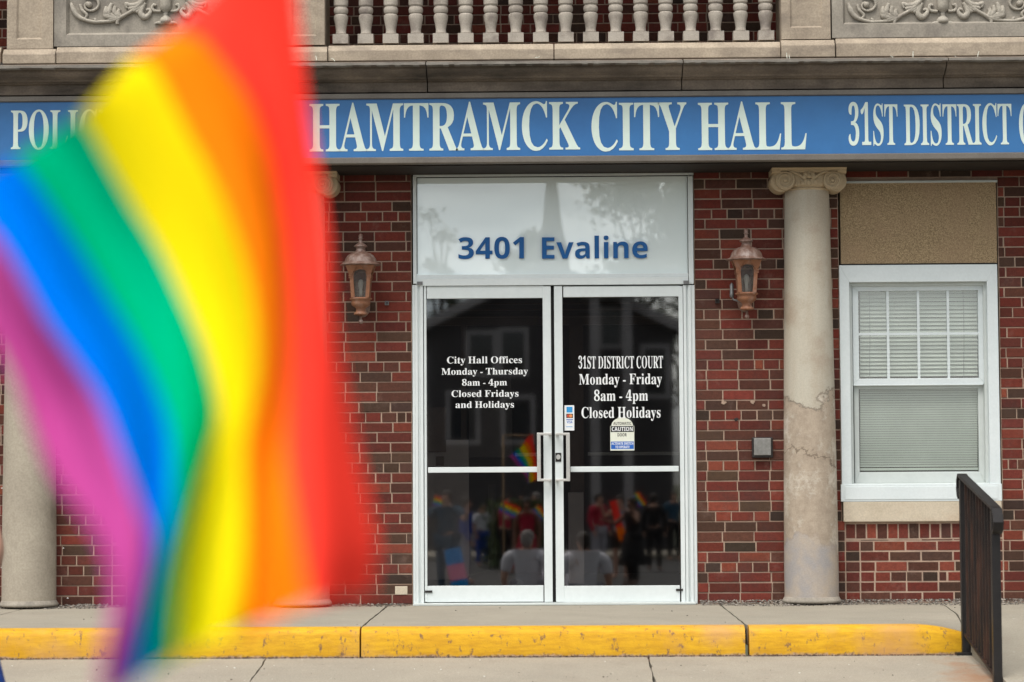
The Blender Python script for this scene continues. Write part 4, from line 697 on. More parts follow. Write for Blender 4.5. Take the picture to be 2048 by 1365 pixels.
m = MB(); m.pbox(850, 1181.5, 864.5, 1186, -.022, -.0134); m.build('maker_plate', 'dark_plastic', dl, bev=.001)
def letters(parent, rows):
    for txt, face, x0, x1, yt, yb in rows: lettering('door_lettering', txt, face, x0, x1, yt, yb, GY, 'decal_white', parent, thick=.0008, gap=.0004, kern=8)
letters(dl, [('City Hall Offices', 'serif', 894, 1044, 713.5, 727), ('Monday - Thursday', 'serif', 883, 1056, 736.5, 749.5), ('8am - 4pm', 'serif', 924, 1014, 759, 771.5),
             ('Closed Fridays', 'serif', 903, 1037, 781, 794), ('and Holidays', 'serif', 911, 1028, 803, 816)])
# right leaf
dr, a = door('right_door', 1110, 1368.5, 1126.5, 1360, 594, 1172, -1); a.build('leaf_frame', 'white_paint', dr, bev=.0022)
g = MB(); a_, b_, c_, d_ = rc(1126, 593.5, 1360.5, 1172.5, GY); g.box(a_, b_, GY, GY + .006, c_, d_); g.build('pane', 'door_glass', dr)
m = MB(); m.pbox(1141, 933, 1357.5, 944, -.03, GY - .001); m.build('push_bar', 'white_paint', dr, bev=.003)
pull(dr, 1132.5, 1140, 1111, 1138, 866, 963)
m = MB(); m.pbox(1352, 1178, 1366, 1182.5, -.022, -.0134); m.build('maker_plate', 'dark_plastic', dr, bev=.001)
m = MB(); m.pbox(1110.8, 906, 1122.5, 924, -.021, -.016); lk = m.build('lock', 'dark_plastic', dr, bev=.0015)
m = MB(); cx, cz = XX(1116.6, 915), ZZ(914.5, 1117); n = 20
m.prism_y([(cx + .0155 * math.cos(2 * PI * k / n), cz + .0175 * math.sin(2 * PI * k / n)) for k in range(n)], -.027, -.0211); m.box(cx - .0012, cx + .0012, -.028, -.0271, cz - .01, cz + .002); m.build('cylinder', 'brushed_steel', lk, bev=.0015)
letters(dr, [('31ST DISTRICT COURT', 'serif', 1157, 1326, 713, 737), ('Monday - Friday', 'serif', 1158, 1324, 748, 769), ('8am - 4pm', 'serif', 1188, 1296, 781, 802), ('Closed Holidays', 'serif', 1163, 1321, 814.5, 836)])
# card-payment sticker
st = MB(); st.pbox(1129, 811, 1148.5, 861.5, GY - .0016, GY - .0006); ck = st.build('payment_sticker', 'decal_white', dr)
def flat(name, mat, x0, y0, x1, y1, lay_, parent):
    q = MB(); q.pbox(x0, y0, x1, y1, GY - .0016 - lay_, GY - .0016 - lay_ + .0003); return q.build(name, mat, parent)
flat('card_logo', 'decal_sky_blue', 1133, 814, 1145, 825.5, .0006, ck); flat('card_logo', 'decal_black', 1132.5, 828, 1146, 836.5, .0006, ck)
for dx, mt, ly in ((-2.2, 'decal_red', .0010), (2.2, 'decal_orange', .0013)):
    q = MB(); cx, cz = XX(1139.3 + dx, 832), ZZ(832.3, 1139); q.prism_y([(cx + 3.3 / PXM * math.cos(2 * PI * k / 16), cz + 3.3 / PXM * math.sin(2 * PI * k / 16)) for k in range(16)], GY - .0016 - ly, GY - .0013 - ly); q.build('card_logo', mt, ck)
flat('card_logo', 'decal_blue', 1132.5, 839, 1146, 840.6, .0006, ck)
lettering('card_lettering', 'VISA', 'sans', 1133.5, 1145, 842, 847, GY - .0016, 'decal_blue', ck, thick=.0004, gap=.0004)
flat('card_logo', 'decal_sky_blue', 1132, 853.5, 1145, 854.6, .0006, ck)
# automatic door sticker: arched top, black and blue bands
def arch(x0, x1, ysh, y1, ytop, Yf, Yb, inset=0):
    q = MB(); xa, xb = XX(x0, 860), XX(x1, 860); z0, zs2, zt = ZZ(y1, 1245), ZZ(ysh, 1245), ZZ(ytop, 1245); cx = (xa + xb) / 2
    pts = [(xa, z0), (xb, z0), (xb, zs2)]; rx = (xb - xa) / 2 * .9
    for k in range(15): th_ = PI * k / 14; pts.append((cx + rx * math.cos(th_), zs2 + (zt - zs2) * math.sin(th_)))
    pts.append((xa, zs2)); q.prism_y(pts, Yf, Yb); return q
ca = arch(1220.5, 1268.5, 852, 901.5, 835.5, GY - .0012, GY - .0005).build('caution_sticker', 'decal_cream', dr)
flat('band', 'decal_black', 1221.3, 852.5, 1267.5, 864.5, .0004, ca); flat('band', 'decal_blue', 1222, 883.5, 1267.7, 898.5, .0004, ca)
sy = GY - .0012
lettering('sticker_lettering', 'AUTOMATIC', 'sans', 1226.5, 1262.5, 844.5, 850.2, sy, 'decal_black', ca, .0003, .0003)
lettering('sticker_lettering', 'CAUTION', 'sans', 1223.5, 1265.5, 854.3, 862.6, sy - .0011, 'decal_white', ca, .0003, .0002)
lettering('sticker_lettering', 'DOOR', 'sans', 1235, 1253.5, 867, 873.3, sy, 'decal_black', ca, .0003, .0003)
lettering('sticker_lettering', 'ACTIVATE SWITCH', 'sans', 1223, 1266.5, 885, 890, sy - .0011, 'decal_white', ca, .0003, .0002)
lettering('sticker_lettering', 'TO OPERATE', 'sans', 1230.5, 1259, 892, 897, sy - .0011, 'decal_white', ca, .0003, .0002)

# ---- vestibule behind the glass
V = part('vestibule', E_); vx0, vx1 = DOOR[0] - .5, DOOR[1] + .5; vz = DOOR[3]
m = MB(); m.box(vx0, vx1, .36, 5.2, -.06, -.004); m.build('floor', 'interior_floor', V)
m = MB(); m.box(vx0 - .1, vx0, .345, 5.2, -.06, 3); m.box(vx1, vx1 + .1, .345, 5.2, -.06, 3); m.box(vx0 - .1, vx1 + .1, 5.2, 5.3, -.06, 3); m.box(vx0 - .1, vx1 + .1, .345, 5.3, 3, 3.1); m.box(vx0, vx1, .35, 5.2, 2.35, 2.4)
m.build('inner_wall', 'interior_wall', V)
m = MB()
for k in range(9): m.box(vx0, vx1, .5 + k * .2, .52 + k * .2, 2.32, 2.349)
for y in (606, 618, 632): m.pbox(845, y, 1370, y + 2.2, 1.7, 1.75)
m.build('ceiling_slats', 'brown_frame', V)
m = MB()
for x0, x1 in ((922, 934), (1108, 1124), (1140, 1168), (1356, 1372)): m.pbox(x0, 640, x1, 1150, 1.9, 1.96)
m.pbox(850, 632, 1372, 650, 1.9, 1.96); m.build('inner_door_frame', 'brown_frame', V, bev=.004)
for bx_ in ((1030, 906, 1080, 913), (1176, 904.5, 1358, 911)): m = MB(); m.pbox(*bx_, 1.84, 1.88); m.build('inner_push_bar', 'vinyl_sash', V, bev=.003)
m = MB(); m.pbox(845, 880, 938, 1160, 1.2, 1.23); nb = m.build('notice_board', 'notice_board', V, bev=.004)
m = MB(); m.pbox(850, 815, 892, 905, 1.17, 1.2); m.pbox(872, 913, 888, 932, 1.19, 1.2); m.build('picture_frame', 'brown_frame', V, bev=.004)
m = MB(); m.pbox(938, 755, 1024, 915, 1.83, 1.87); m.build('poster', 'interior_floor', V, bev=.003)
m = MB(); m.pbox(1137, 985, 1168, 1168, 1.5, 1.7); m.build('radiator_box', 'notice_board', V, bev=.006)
# ================================================================== GROUND
KY = -2.40; KZ = -.175
def zpav(y): return KZ + (y - KY) * .09
def slab(mb, xa, xb, ya, yb, zf, n=14, thick=.12, gap=.006, jit=.004):
    """one cast slab between two joints, its edges slightly broken"""
    def edge(x, s): return [((x(ya + (yb - ya) * k / n) if callable(x) else x) + s * gap + rnd.uniform(-jit, jit), ya + (yb - ya) * k / n) for k in range(n + 1)]
    Lq, Rq = edge(xa, 1), edge(xb, -1); vs = []
    for (lx, ly), (rx, ry) in zip(Lq, Rq):
        for u in [q_ / 12 for q_ in range(13)]: x = lx + (rx - lx) * u; vs.append((x, ly, zf(x, ly)))
    m = len(vs); vs += [(x, y, z - thick) for x, y, z in vs]; fs = []
    for k in range(n):
        for j in range(12): a = k * 13 + j; fs.append((a, a + 1, a + 14, a + 13))
        fs.append((k * 13, k * 13 + 13, m + k * 13 + 13, m + k * 13)); fs.append((k * 13 + 12, m + k * 13 + 12, m + k * 13 + 25, k * 13 + 25))
    for j in range(12): fs.append((j, m + j, m + j + 1, j + 1)); a = n * 13 + j; fs.append((a, a + 1, m + a + 1, m + a))
    mb.add(vs, fs)
KTOP = KY + .13     # where the grey walk meets the painted kerb
J1, J2, J3 = -1.127, 1.148, 2.66
RAILX = 2.435
def zramp(x, y): return min(0.0, (y + 1.45) * .118)
mb = MB()
for a, b in ((-9, -6.2), (-6.2, -3.6), (-3.6, J1), (J1, J2)): slab(mb, a, b, -.03, KTOP, lambda x, y: -.001)
skew = lambda y: RAILX + .02 + .21 * max(0, 1 + y / 2.2) ** .8
slab(mb, J2, skew, -.03, KTOP, lambda x, y: -.001 - .05 * min(1, max(0, (x - 2.12) / (RAILX - 2.12))) ** 2 * max(0, (-1.3 - y) / .97))
for a, b in ((skew, 5.2), (5.2, 9)): slab(mb, a, b, -.03, -5.0, lambda x, y: zramp(x, y) - .001, n=26, thick=.3)
walk = mb.build('sidewalk', 'concrete_walk')
tag(walk, kind='structure')
# dark bedding seen in the joints
m = MB(); m.box(-9, 1.9, KTOP + .02, .3, -.1, -.03); m.box(1.9, RAILX + .4, -1.2, .3, -.1, -.03); m.add([(-9, KY + .01, KZ - .03), (RAILX + .3, KY + .01, KZ - .03), (RAILX + .3, -5, zpav(-5) - .03), (-9, -5, zpav(-5) - .03)], [(0, 1, 2, 3)])
bed = m.build('joint_bed', 'black_rubber', walk)
# kerb: rounded yellow nose in three runs; the last tapers down to the ramp
m = MB()
def kerb(xa, xb, taper=None):
    n = max(4, int((xb - xa) / .05)); prof = [(KTOP - .003, -.06), (KTOP - .003, 0.0), (KY + .06, -.001), (KY + .03, -.007), (KY + .01, -.022), (KY, -.045), (KY - .002, KZ + .03), (KY - .006, KZ - .05), (KTOP - .003, KZ - .05)]
    rows = []
    for k in range(n + 1):
        x = xa + (xb - xa) * k / n; u = 0
        if taper and x > taper: u = (x - taper) / (xb - taper)
        dz = -.05 * u * u; dy = .06 * u ** 2.2; w1 = rnd.uniform(-.0015, .0015)
        rows.append([(x, y + (dy if y < KTOP - .01 else 0) + w1, z + (dz if z > KZ else 0)) for y, z in prof])
    q = len(prof); vs = [p for r_ in rows for p in r_]
    fs = [(k * q + j, k * q + (j + 1) % q, (k + 1) * q + (j + 1) % q, (k + 1) * q + j) for k in range(n) for j in range(q)]
    fs += [tuple(range(q))[::-1], tuple(n * q + j for j in range(q))]; m.add(vs, fs)
kerb(-9, -3.607); kerb(-3.593, J1 - .007); kerb(J1 + .004, J2 - .013); kerb(J2 + .012, RAILX - .005, taper=2.12)
kb = m.build('kerb', 'kerb_paint', smooth=True); kb.data.set_sharp_from_angle(angle=R(40)); tag(kb, kind='structure')
# lower pavement, sloping gently to the street
m = MB()
for a, b in ((-9, -4.0), (-4.0, -1.68), (-1.68, .565), (.565, 2.78)): slab(m, a, b, KY - .012, -5.0, lambda x, y: zpav(y), n=24, gap=.005, jit=.005)
pv = m.build('pavement', 'concrete_pavement'); tag(pv, kind='structure')
m = MB(); m.box(-9, 9, -5.14, -5.004, -.75, zpav(-5)); m.build('street_kerb', 'concrete_walk', pv, bev=.02)
# street and the ground beyond it
m = MB(); m.add([(-60, -5.15, -.56), (60, -5.15, -.56), (60, -12, -.72), (-60, -12, -.72), (60, -17.5, -.75), (-60, -17.5, -.75), (60, -27, -1.3), (-60, -27, -1.3), (60, -44, -1.3), (-60, -44, -1.3)], [(0, 1, 2, 3), (3, 2, 4, 5), (5, 4, 6, 7), (7, 6, 8, 9)]); rd = m.build('road', 'asphalt'); tag(rd, kind='structure')
m = MB(); m.add([(-400, 400, -1.4), (400, 400, -1.4), (400, -400, -1.4), (-400, -400, -1.4)], [(0, 1, 2, 3)]); gr = m.build('ground', 'soil'); tag(gr, kind='structure')
m = MB(); m.box(-60, 60, -47.5, -44, -1.35, -1.17); fp = m.build('footpath', 'concrete_walk', bev=.02); tag(fp, kind='structure')

# loose grit along the foot of the wall and of the kerb
m = MB()
def pebble(x, y, z, r, col):
    v = [Vector((rnd.gauss(0, 1), rnd.gauss(0, 1), rnd.gauss(0, .6))).normalized() * r * rnd.uniform(.7, 1.2) for _ in range(6)]
    b = [(0, 0, 1), (1, 0, 0), (0, 1, 0), (-1, 0, 0), (0, -1, 0), (0, 0, -.6)]
    m.add([(x + p[0] * r * rnd.uniform(.7, 1.3), y + p[1] * r * rnd.uniform(.7, 1.3), z + p[2] * r * .7) for p in b], [(0, 1, 2), (0, 2, 3), (0, 3, 4), (0, 4, 1), (5, 2, 1), (5, 3, 2), (5, 4, 3), (5, 1, 4)], col)
def grit(): k = rnd.choice([.22, .12, .08, .3, .16]); return (k, k * .9, k * .78)
for x0, x1, n, wdt in ((1.02, 3.6, 2600, .34), (-4.1, -3.05, 800, .25), (-3.05, -.98, 800, .16), (-.98, 1.0, 120, .05)):
    for _ in range(n):
        x = rnd.uniform(x0, x1); u = rnd.random() ** 1.7; y = -.01 - u * wdt * (.75 + .25 * math.sin(x * 5)); pebble(x, y, .001 + (1 - u) ** 2 * .022 * (wdt / .34), rnd.choice([.003, .004, .005, .007, .01]), grit())
for _ in range(2200):
    x = rnd.uniform(-4.2, 2.4); pebble(x, KY - .008 - abs(rnd.gauss(0, .012)), zpav(KY) + .003, rnd.choice([.003, .004, .006]), (lambda k: (k * 1.1, k * .8, k * .62))(rnd.choice([.06, .1, .18, .04])))
for _ in range(70):
    x = rnd.uniform(-4, 2.4); y = rnd.uniform(-3.4, -2.45); pebble(x, y, zpav(y) + .002, rnd.choice([.003, .004, .006]), rnd.choice([(.7, .68, .62), (.12, .1, .08), (.1, .08, .06)]))
for px, py in ((127, 1097), (135, 1197), (156, 1213), (4, 977), (3, 1136), (60, 1210), (1805, 1211), (1700, 1212), (1560, 1215)):
    p = at(px, py, -.03); pebble(p.x, p.y, p.z, .008, (.75, .74, .72))
for _ in range(26):
    x = rnd.uniform(-4, 3.6); y = rnd.uniform(-2.2, -.3); pebble(x, y, (zramp(x, y) if x > RAILX else 0) + .002, rnd.choice([.003, .004, .006]), (.1, .085, .07))
gv = m.build('gravel', 'gravel_stone', fixn=False); tag(gv, 'loose grey grit along the foot of the brick wall', 'gravel', kind='stuff')
t = NT('grit'); q = t.n('ShaderNodeAttribute', attribute_name='tint'); t.base(q.outputs['Color'], .95, 0, .2); gv.data.materials[0] = MATS['grit']

# ================================================================== SIGN
sg = thing('sign_board', 'long blue sign board with white serif capitals in a grey metal frame under the cornice', 'sign', (0, -.53, ZZ(255, 1100, -.53)))
SY = -.535; x0, x1 = XL + .3, XR - .3
m = MB(); zt, zb = ZZ(194, 1100, SY), ZZ(313, 1100, SY); m.box(x0, x1, SY, SY + .05, zb, zt); m.build('panel', 'sign_blue', sg)
m = MB(); f = SY - .02
m.prism_x([(f, ZZ(184.5, 1100, f)), (f, ZZ(194.2, 1100, f)), (f + .012, ZZ(195.6, 1100, f)), (SY + .05, ZZ(195.6, 1100, f)), (SY + .05, ZZ(184.5, 1100, f))], x0, x1)
m.prism_x([(f, ZZ(313.5, 1100, f)), (f + .006, ZZ(312, 1100, f)), (SY + .05, ZZ(312, 1100, f)), (SY + .05, ZZ(326, 1100, f)), (f + .01, ZZ(326, 1100, f)), (f, ZZ(324, 1100, f))], x0, x1)
for x in (x0 - .03, x1): m.box(x, x + .03, f, SY + .05, ZZ(326, 1100, f), ZZ(184.5, 1100, f))
m.build('frame', 'sign_frame', sg, bev=.002)
def sline(txt, a, b, yt, yb, kern=-4, space=250): lettering('lettering', txt, 'serif', a, b, yt, yb, SY, 'sign_letter', sg, thick=.003, kern=kern, space=space)
sline('HAMTRAMCK', 619, 1160, 206.5, 301.5, -22); sline('CITY', 1183, 1373, 206, 301, -22); sline('HALL', 1396, 1613, 205.5, 300, -22)
sline('31ST', 1697, 1795, 209.5, 290.5, -10); sline('DISTRICT', 1808, 2023, 209, 290, -10); sline('COURT', 2038, 2190, 208.5, 289.5, -10)
sline('POLICE', 22, 232, 221, 298, -6)

# ================================================================== WALL LANTERNS
LY = -.20; ls_ = FPX / (16.7 + LY)
def lantern(cx, ytop, label):
    bx = XX(cx, 550, LY); bz = ZZ(ytop, cx, LY)
    t_ = thing('wall_lantern', label, 'lantern', (bx, LY, bz), 'wall lanterns flanking the doors')
    zz = lambda y: bz - (y - 456) / ls_; q = lambda r: r / ls_
    m = MB(); m.lathe([(q(.5), zz(456)), (q(3), zz(457.5)), (q(4.6), zz(461)), (q(3.6), zz(464.5)), (q(5.4), zz(466)), (q(3.2), zz(468)), (q(3.6), zz(473)), (q(5.2), zz(475.5)), (q(6), zz(476.5))], bx, LY, 16); m.build('finial', 'lantern_cap', t_, smooth=True)
    m = MB(); m.lathe([(q(5), zz(475)), (q(8), zz(477)), (q(13.4), zz(481)), (q(13.6), zz(482.6)), (q(9.6), zz(484.5)), (q(9), zz(488)), (q(11.5), zz(493.5)), (q(19), zz(496)), (q(25.5), zz(500.5)), (q(30), zz(507)), (q(32), zz(513.5)), (q(33), zz(515.5)), (q(41.5), zz(518.8)), (q(41.8), zz(519.8)), (q(32), zz(521.3)), (q(20), zz(522))], bx, LY, 64,
                      lambda a, z: 1 + (.028 * abs(math.cos(a * 5)) ** .6 if zz(516) < z < zz(494) else 0)); m.build('cap', 'lantern_cap', t_, smooth=True)
    # four-sided tapering body: arched openings between slim corner posts
    top, bot = 521, 587; rt, rb = 30.5, 23.5
    def corner(y, k, dr=0):
        u = (y - top) / (bot - top); r = rt + (rb - rt) * u ** .8 + dr + (9 * max(0, 1 - (y - top) / 13) ** 2 if y < top + 13 else 0)
        a = R(45 + 90 * k); return Vector((bx + q(r) * math.sin(a), LY - q(r) * math.cos(a), zz(y)))
    m = MB(); g = MB()
    for k in range(4):
        def pt(u, y, dr=0): return corner(y, k - 1, dr).lerp(corner(y, k, dr), u)
        inn = [(.19, 585), (.17, 562)] + [(.5 - .34 * math.cos(PI * i / 10), 545 - 15 * math.sin(PI * i / 10)) for i in range(11)] + [(.83, 562), (.81, 585)]
        out = [(0, 587), (0, 562)] + [(i / 10, 545 - 24 * min(1, 2.4 * min(i, 10 - i) / 10)) for i in range(11)] + [(1, 562), (1, 587)]
        n = len(inn); vs = [pt(*p) for p in inn] + [pt(*p) for p in out]
        m.add(vs, [(i, i + 1, n + i + 1, n + i) for i in range(n - 1)] + [(0, n, 2 * n - 1, n - 1)])
        m.add([pt(0, 545), pt(0, 521), pt(.42, 521)], [(0, 1, 2)]); m.add([pt(1, 545), pt(.58, 521), pt(1, 521)], [(0, 1, 2)]); m.add([pt(.42, 521), pt(.5, 521), pt(.58, 521)], [(0, 1, 2)])
        for y in (541, 545): v = corner(y, k, .2); m.box(v.x - q(2.6), v.x + q(2.6), v.y - q(2.6), v.y + q(2.6), v.z - q(1.6), v.z)
        for a_, b_ in ((0, .17), (.83, 1)):     # posts stand proud of the panel
            p4 = [pt(a_, 546, 1.2), pt(b_, 546, 1.2), pt(b_ if b_ == .17 else 1, 586, 1.2), pt(a_, 586, 1.2)]; m.add(p4, [(0, 1, 2, 3)])
        g.add([pt(0.02, 524, -2.4), pt(.98, 524, -2.4), pt(.98, 555, -2.4), pt(.02, 555, -2.4), pt(.98, 587, -2.4), pt(.02, 587, -2.4)], [(0, 1, 2, 3), (3, 2, 4, 5)])
    m.build('body', 'lantern_copper', t_, solid=.005); g.build('pane', 'lantern_glass', t_)
    m = MB(); m.lathe([(q(.6), zz(548)), (q(4), zz(550)), (q(5.5), zz(556)), (q(4.8), zz(563)), (q(3.2), zz(570)), (q(3.6), zz(571)), (q(3.6), zz(586))], bx, LY, 14); m.build('bulb', 'lamp_glass_bulb', t_, smooth=True)
    m = MB(); m.lathe([(q(14), zz(585.5)), (q(22.6), zz(586.5)), (q(23), zz(588.5)), (q(19), zz(591)), (q(18.5), zz(592)), (q(19.4), zz(596)), (q(18), zz(601)), (q(12), zz(605)), (q(9.8), zz(607)), (q(9.8), zz(611.5)), (q(10.6), zz(613)), (q(14), zz(617)), (q(14.2), zz(619)), (q(9), zz(620.5)), (q(3), zz(621))], bx, LY, 36); m.build('base', 'lantern_copper', t_, smooth=True)
    m = MB(); m.lathe([(q(2.4), zz(620)), (q(2.6), zz(629)), (q(4.2), zz(631)), (q(4.6), zz(634)), (q(3.4), zz(637)), (q(.5), zz(638))], bx, LY, 14)
    m.tube([(bx, LY, zz(603)), (bx + .0, LY + .06, zz(604)), (bx, -.10, zz(603)), (bx, -.03, zz(600)), (bx, .0, zz(599))], [.012, .012, .012, .014, .02], 10)
    n = 20; m.prism_y([(bx + .05 * math.cos(2 * PI * i / n), zz(599) + .075 * math.sin(2 * PI * i / n)) for i in range(n)], -.016, .004)
    m.build('bracket', 'lantern_cap', t_, smooth=True)
    return t_, zz, bx
lr, zz, bx = lantern(1493, 457, 'copper wall lantern with a small grey light sensor, beside the full-height column')
m = MB(); sx_ = XX(1463.5, 582, -.12)
m.lathe([(.004, ZZ(566, 1463, -.12)), (.008, ZZ(568, 1463, -.12)), (.0135, ZZ(570, 1463, -.12)), (.0135, ZZ(587, 1463, -.12)), (.015, ZZ(588, 1463, -.12)), (.015, ZZ(594, 1463, -.12)), (.008, ZZ(596, 1463, -.12))], sx_, -.12, 16)
m.tube([(sx_, -.12, ZZ(594, 1463, -.12)), (sx_ + .012, -.125, ZZ(600, 1463, -.12)), (bx - .03, -.16, ZZ(606, 1463, -.12))], .006, 8); m.build('light_sensor', 'grey_metal', lr, smooth=True)
ll = lr.copy(); COL.objects.link(ll); ll.location = (XX(721.5, 550, LY), LY, ZZ(467.5, 721, LY))
tag(ll, 'weathered copper wall lantern between the blurred flag and the doors', 'lantern')
for o in [c for c in COL.objects if c.parent == lr]:
    if o.name.startswith('light_sensor'): continue
    c = o.copy(); COL.objects.link(c); c.parent = ll; c.matrix_parent_inverse = o.matrix_parent_inverse

# push plate that opens the doors
pp = thing('door_push_plate', 'square steel door-opener plate in a black box on the brick beside the column', 'switch', (XX(1525, 895), -.02, ZZ(895, 1525)))
m = MB(); m.pbox(1504.5, 875, 1546, 916, -.045, .0); m.build('back_box', 'dark_plastic', pp, bev=.006)
m = MB(); m.pbox(1508, 877, 1542, 911, -.056, -.047); m.build('plate', 'dull_steel', pp, bev=.003)
# two short pipe stubs in the brick
for px, py, lab in ((774, 607, 'small black pipe stub in the brick near the weathered lantern by the flag'), (1434.5, 603, 'small black pipe stub in the brick left of the lantern with sensor')):
    x, z = XX(px, py), ZZ(py, px); m = MB(); e = .0135
    m.box(x - e, x + e, -.03, .004, z - e, z - .008); m.box(x - e, x + e, -.03, .004, z + .008, z + e); m.box(x - e, x - .008, -.03, .004, z - .008, z + .008); m.box(x + .008, x + e, -.03, .004, z - .008, z + .008)
    m.box(x - .003, x + .003, -.028, 0, z - .003, z + .003)
    tag(m.build('pipe_stub', 'grey_metal' if px < 1000 else 'dark_plastic'), lab, 'pipe')

# ================================================================== RAILING
X0 = RAILX; YF = KY + .13 - .0; YN = -3.36
YF = -2.36
zt = lambda y: .868 + (y - YF) * .165
rg = thing('handrail', 'black iron railing with rust-streaked bars beside the ramp at the end of the yellow kerb', 'railing', (X0, YF, KZ))
zg = lambda y: zramp(X0, y) if y > KY else zpav(y)
m = MB(); m.box(X0 - .024, X0 + .024, YF - .024, YF + .024, KZ - .0, zt(YF) - .02); m.build('post', 'rail_black', rg, bev=.004)
m = MB(); m.box(X0 - .024, X0 + .024, YN - .024, YN + .024, zpav(YN) - .02, zt(YN) - .02); m.build('post', 'rail_black', rg, bev=.004)
for y_, z_ in ((YF, KZ),): m = MB(); m.box(X0 - .065, X0 + .065, y_ - .065, y_ + .065, z_ - .002, z_ + .014); m.build('base_plate', 'rail_black', rg, bev=.003)
def strip(m, pts, wd, th):
    vs = []
    for i, (y, z) in enumerate(pts):
        a, b = pts[max(i - 1, 0)], pts[min(i + 1, len(pts) - 1)]; dy, dz = b[0] - a[0], b[1] - a[1]; l = math.hypot(dy, dz) or 1; ny, nz = -dz / l * th / 2, dy / l * th / 2
        vs += [(X0 - wd, y + ny, z + nz), (X0 + wd, y + ny, z + nz), (X0 + wd, y - ny, z - nz), (X0 - wd, y - ny, z - nz)]
    n = len(pts); fs = [(i * 4 + k, i * 4 + (k + 1) % 4, i * 4 + 4 + (k + 1) % 4, i * 4 + 4 + k) for i in range(n - 1) for k in range(4)] + [(3, 2, 1, 0), tuple((n - 1) * 4 + k for k in range(4))]
    m.add(vs, fs)
pts = [(YF + .045, zt(YF) - .125), (YF + .075, zt(YF) - .11), (YF + .088, zt(YF) - .07), (YF + .08, zt(YF) - .02), (YF + .045, zt(YF) + .012)]
pts += [(YF - k * (YF - YN) / 10, zt(YF - k * (YF - YN) / 10)) for k in range(0, 11)]
pts += [(YN - .05, zt(YN) - .012), (YN - .085, zt(YN) - .04), (YN - .098, zt(YN) - .08), (YN - .085, zt(YN) - .12), (YN - .05, zt(YN) - .14)]
m = MB(); strip(m, pts, .029, .016); m.build('top_rail', 'rail_black', rg, bev=.004)
zb_ = lambda y: zt(y) - .925
m = MB(); strip(m, [(YF - .02, zb_(YF)), (YN + .02, zb_(YN))], .016, .014); m.build('bottom_rail', 'rusty_iron', rg, bev=.002)
nb = 11
for k in range(1, nb):
    y = YF + (YN - YF) * k / nb; m = MB(); m.box(X0 - .0095, X0 + .0095, y - .0095, y + .0095, zb_(y) + .005, zt(y) - .008); m.build('bar', 'rusty_iron', rg, bev=.002)
# ================================================================== THE FLAG, close to the camera
FD = 1.95
def near(px, py, dist):
    d = raydir(px, py); fwd = ROT @ Vector((0, 0, -1)); return CAM + d * (dist / d.dot(fwd))
CURVES = [  # seams between the stripes, from the drooping top edge to the bottom hem
    [(575, -150), (588, -40), (598, 60), (612, 200), (640, 380), (655, 500), (668, 650), (690, 780), (714, 900), (740, 1010), (754, 1100), (742, 1185)],
    [(345, 66), (398, 76), (427, 104), (495, 200), (533, 300), (552, 400), (566, 500), (576, 650), (574, 800), (572, 900), (584, 1000), (600, 1100), (616, 1205)],
    [(262, 122), (292, 128), (318, 150), (346, 205), (376, 265), (410, 325), (444, 400), (474, 480), (498, 560), (512, 650), (514, 740), (502, 820), (488, 900), (489, 1000), (491, 1100), (491, 1200), (484, 1262)],
    [(158, 232), (170, 250), (188, 278), (214, 325), (262, 410), (318, 500), (366, 600), (404, 690), (430, 780), (436, 840), (422, 900), (392, 1000), (364, 1100), (352, 1200), (347, 1315)],
    [(30, 318), (42, 332), (62, 355), (96, 404), (158, 500), (218, 600), (276, 700), (316, 790), (340, 880), (340, 1000), (326, 1100), (306, 1200), (291, 1300), (276, 1360)],
    [(-110, 385), (-40, 440), (0, 485), (45, 560), (88, 640), (134, 705), (196, 800), (236, 900), (272, 1000), (294, 1060), (296, 1120), (285, 1200), (260, 1300), (240, 1390)],
    [(-240, 420), (-150, 520), (-75, 600), (-20, 670), (22, 745), (52, 820), (78, 890), (112, 960), (158, 1020), (194, 1080), (214, 1130), (224, 1212), (210, 1290), (196, 1400)]]
def resample(c, n):
    d = [0]
    for a, b in zip(c, c[1:]): d.append(d[-1] + math.hypot(b[0] - a[0], b[1] - a[1]))
    out = []; i = 0
    for k in range(n + 1):
        s_ = d[-1] * k / n
        while i < len(c) - 2 and d[i + 1] < s_: i += 1
        p0, p1, p2, p3 = c[max(i - 1, 0)], c[i], c[i + 1], c[min(i + 2, len(c) - 1)]; u = (s_ - d[i]) / (d[i + 1] - d[i])
        out.append(tuple(.5 * (2 * p1[j] + (p2[j] - p0[j]) * u + (2 * p0[j] - 5 * p1[j] + 4 * p2[j] - p3[j]) * u * u + (3 * p1[j] - p0[j] - 3 * p2[j] + p3[j]) * u ** 3) for j in (0, 1)))
    return out
NV, NU = 70, 9
cur = [resample(c, NV) for c in CURVES]
DYE = [(1.0, .055, .035), (1.0, .23, .006), (.95, .76, .006), (.0, .42, .2), (.0, .17, .8), (.47, .065, .28)]
vs, fs, cs = [], [], []
for i in range(NV + 1):
    for j in range(6 * NU + 1):
        s_ = min(j // NU, 5); u = (j - s_ * NU) / NU; a, b = cur[s_][i], cur[s_ + 1][i]; v = i / NV; g = j / (6 * NU)
        px, py = a[0] + (b[0] - a[0]) * u, a[1] + (b[1] - a[1]) * u
        depth = FD + .035 * math.sin(g * 13 + v * 2.2) + .022 * math.sin(g * 24 - v * 5) * (.4 + v) + .03 * math.sin(v * 4.5) - .2 * (g - .5) + .3 * (.45 - v)
        sm = min(1, max(0, (v - .42) / .3)); sm = sm * sm * (3 - 2 * sm); depth -= .075 * max(0, (g - .8) / .2) * sm     # the purple edge curls towards the viewer as it falls
        vs.append(near(px, py, depth))
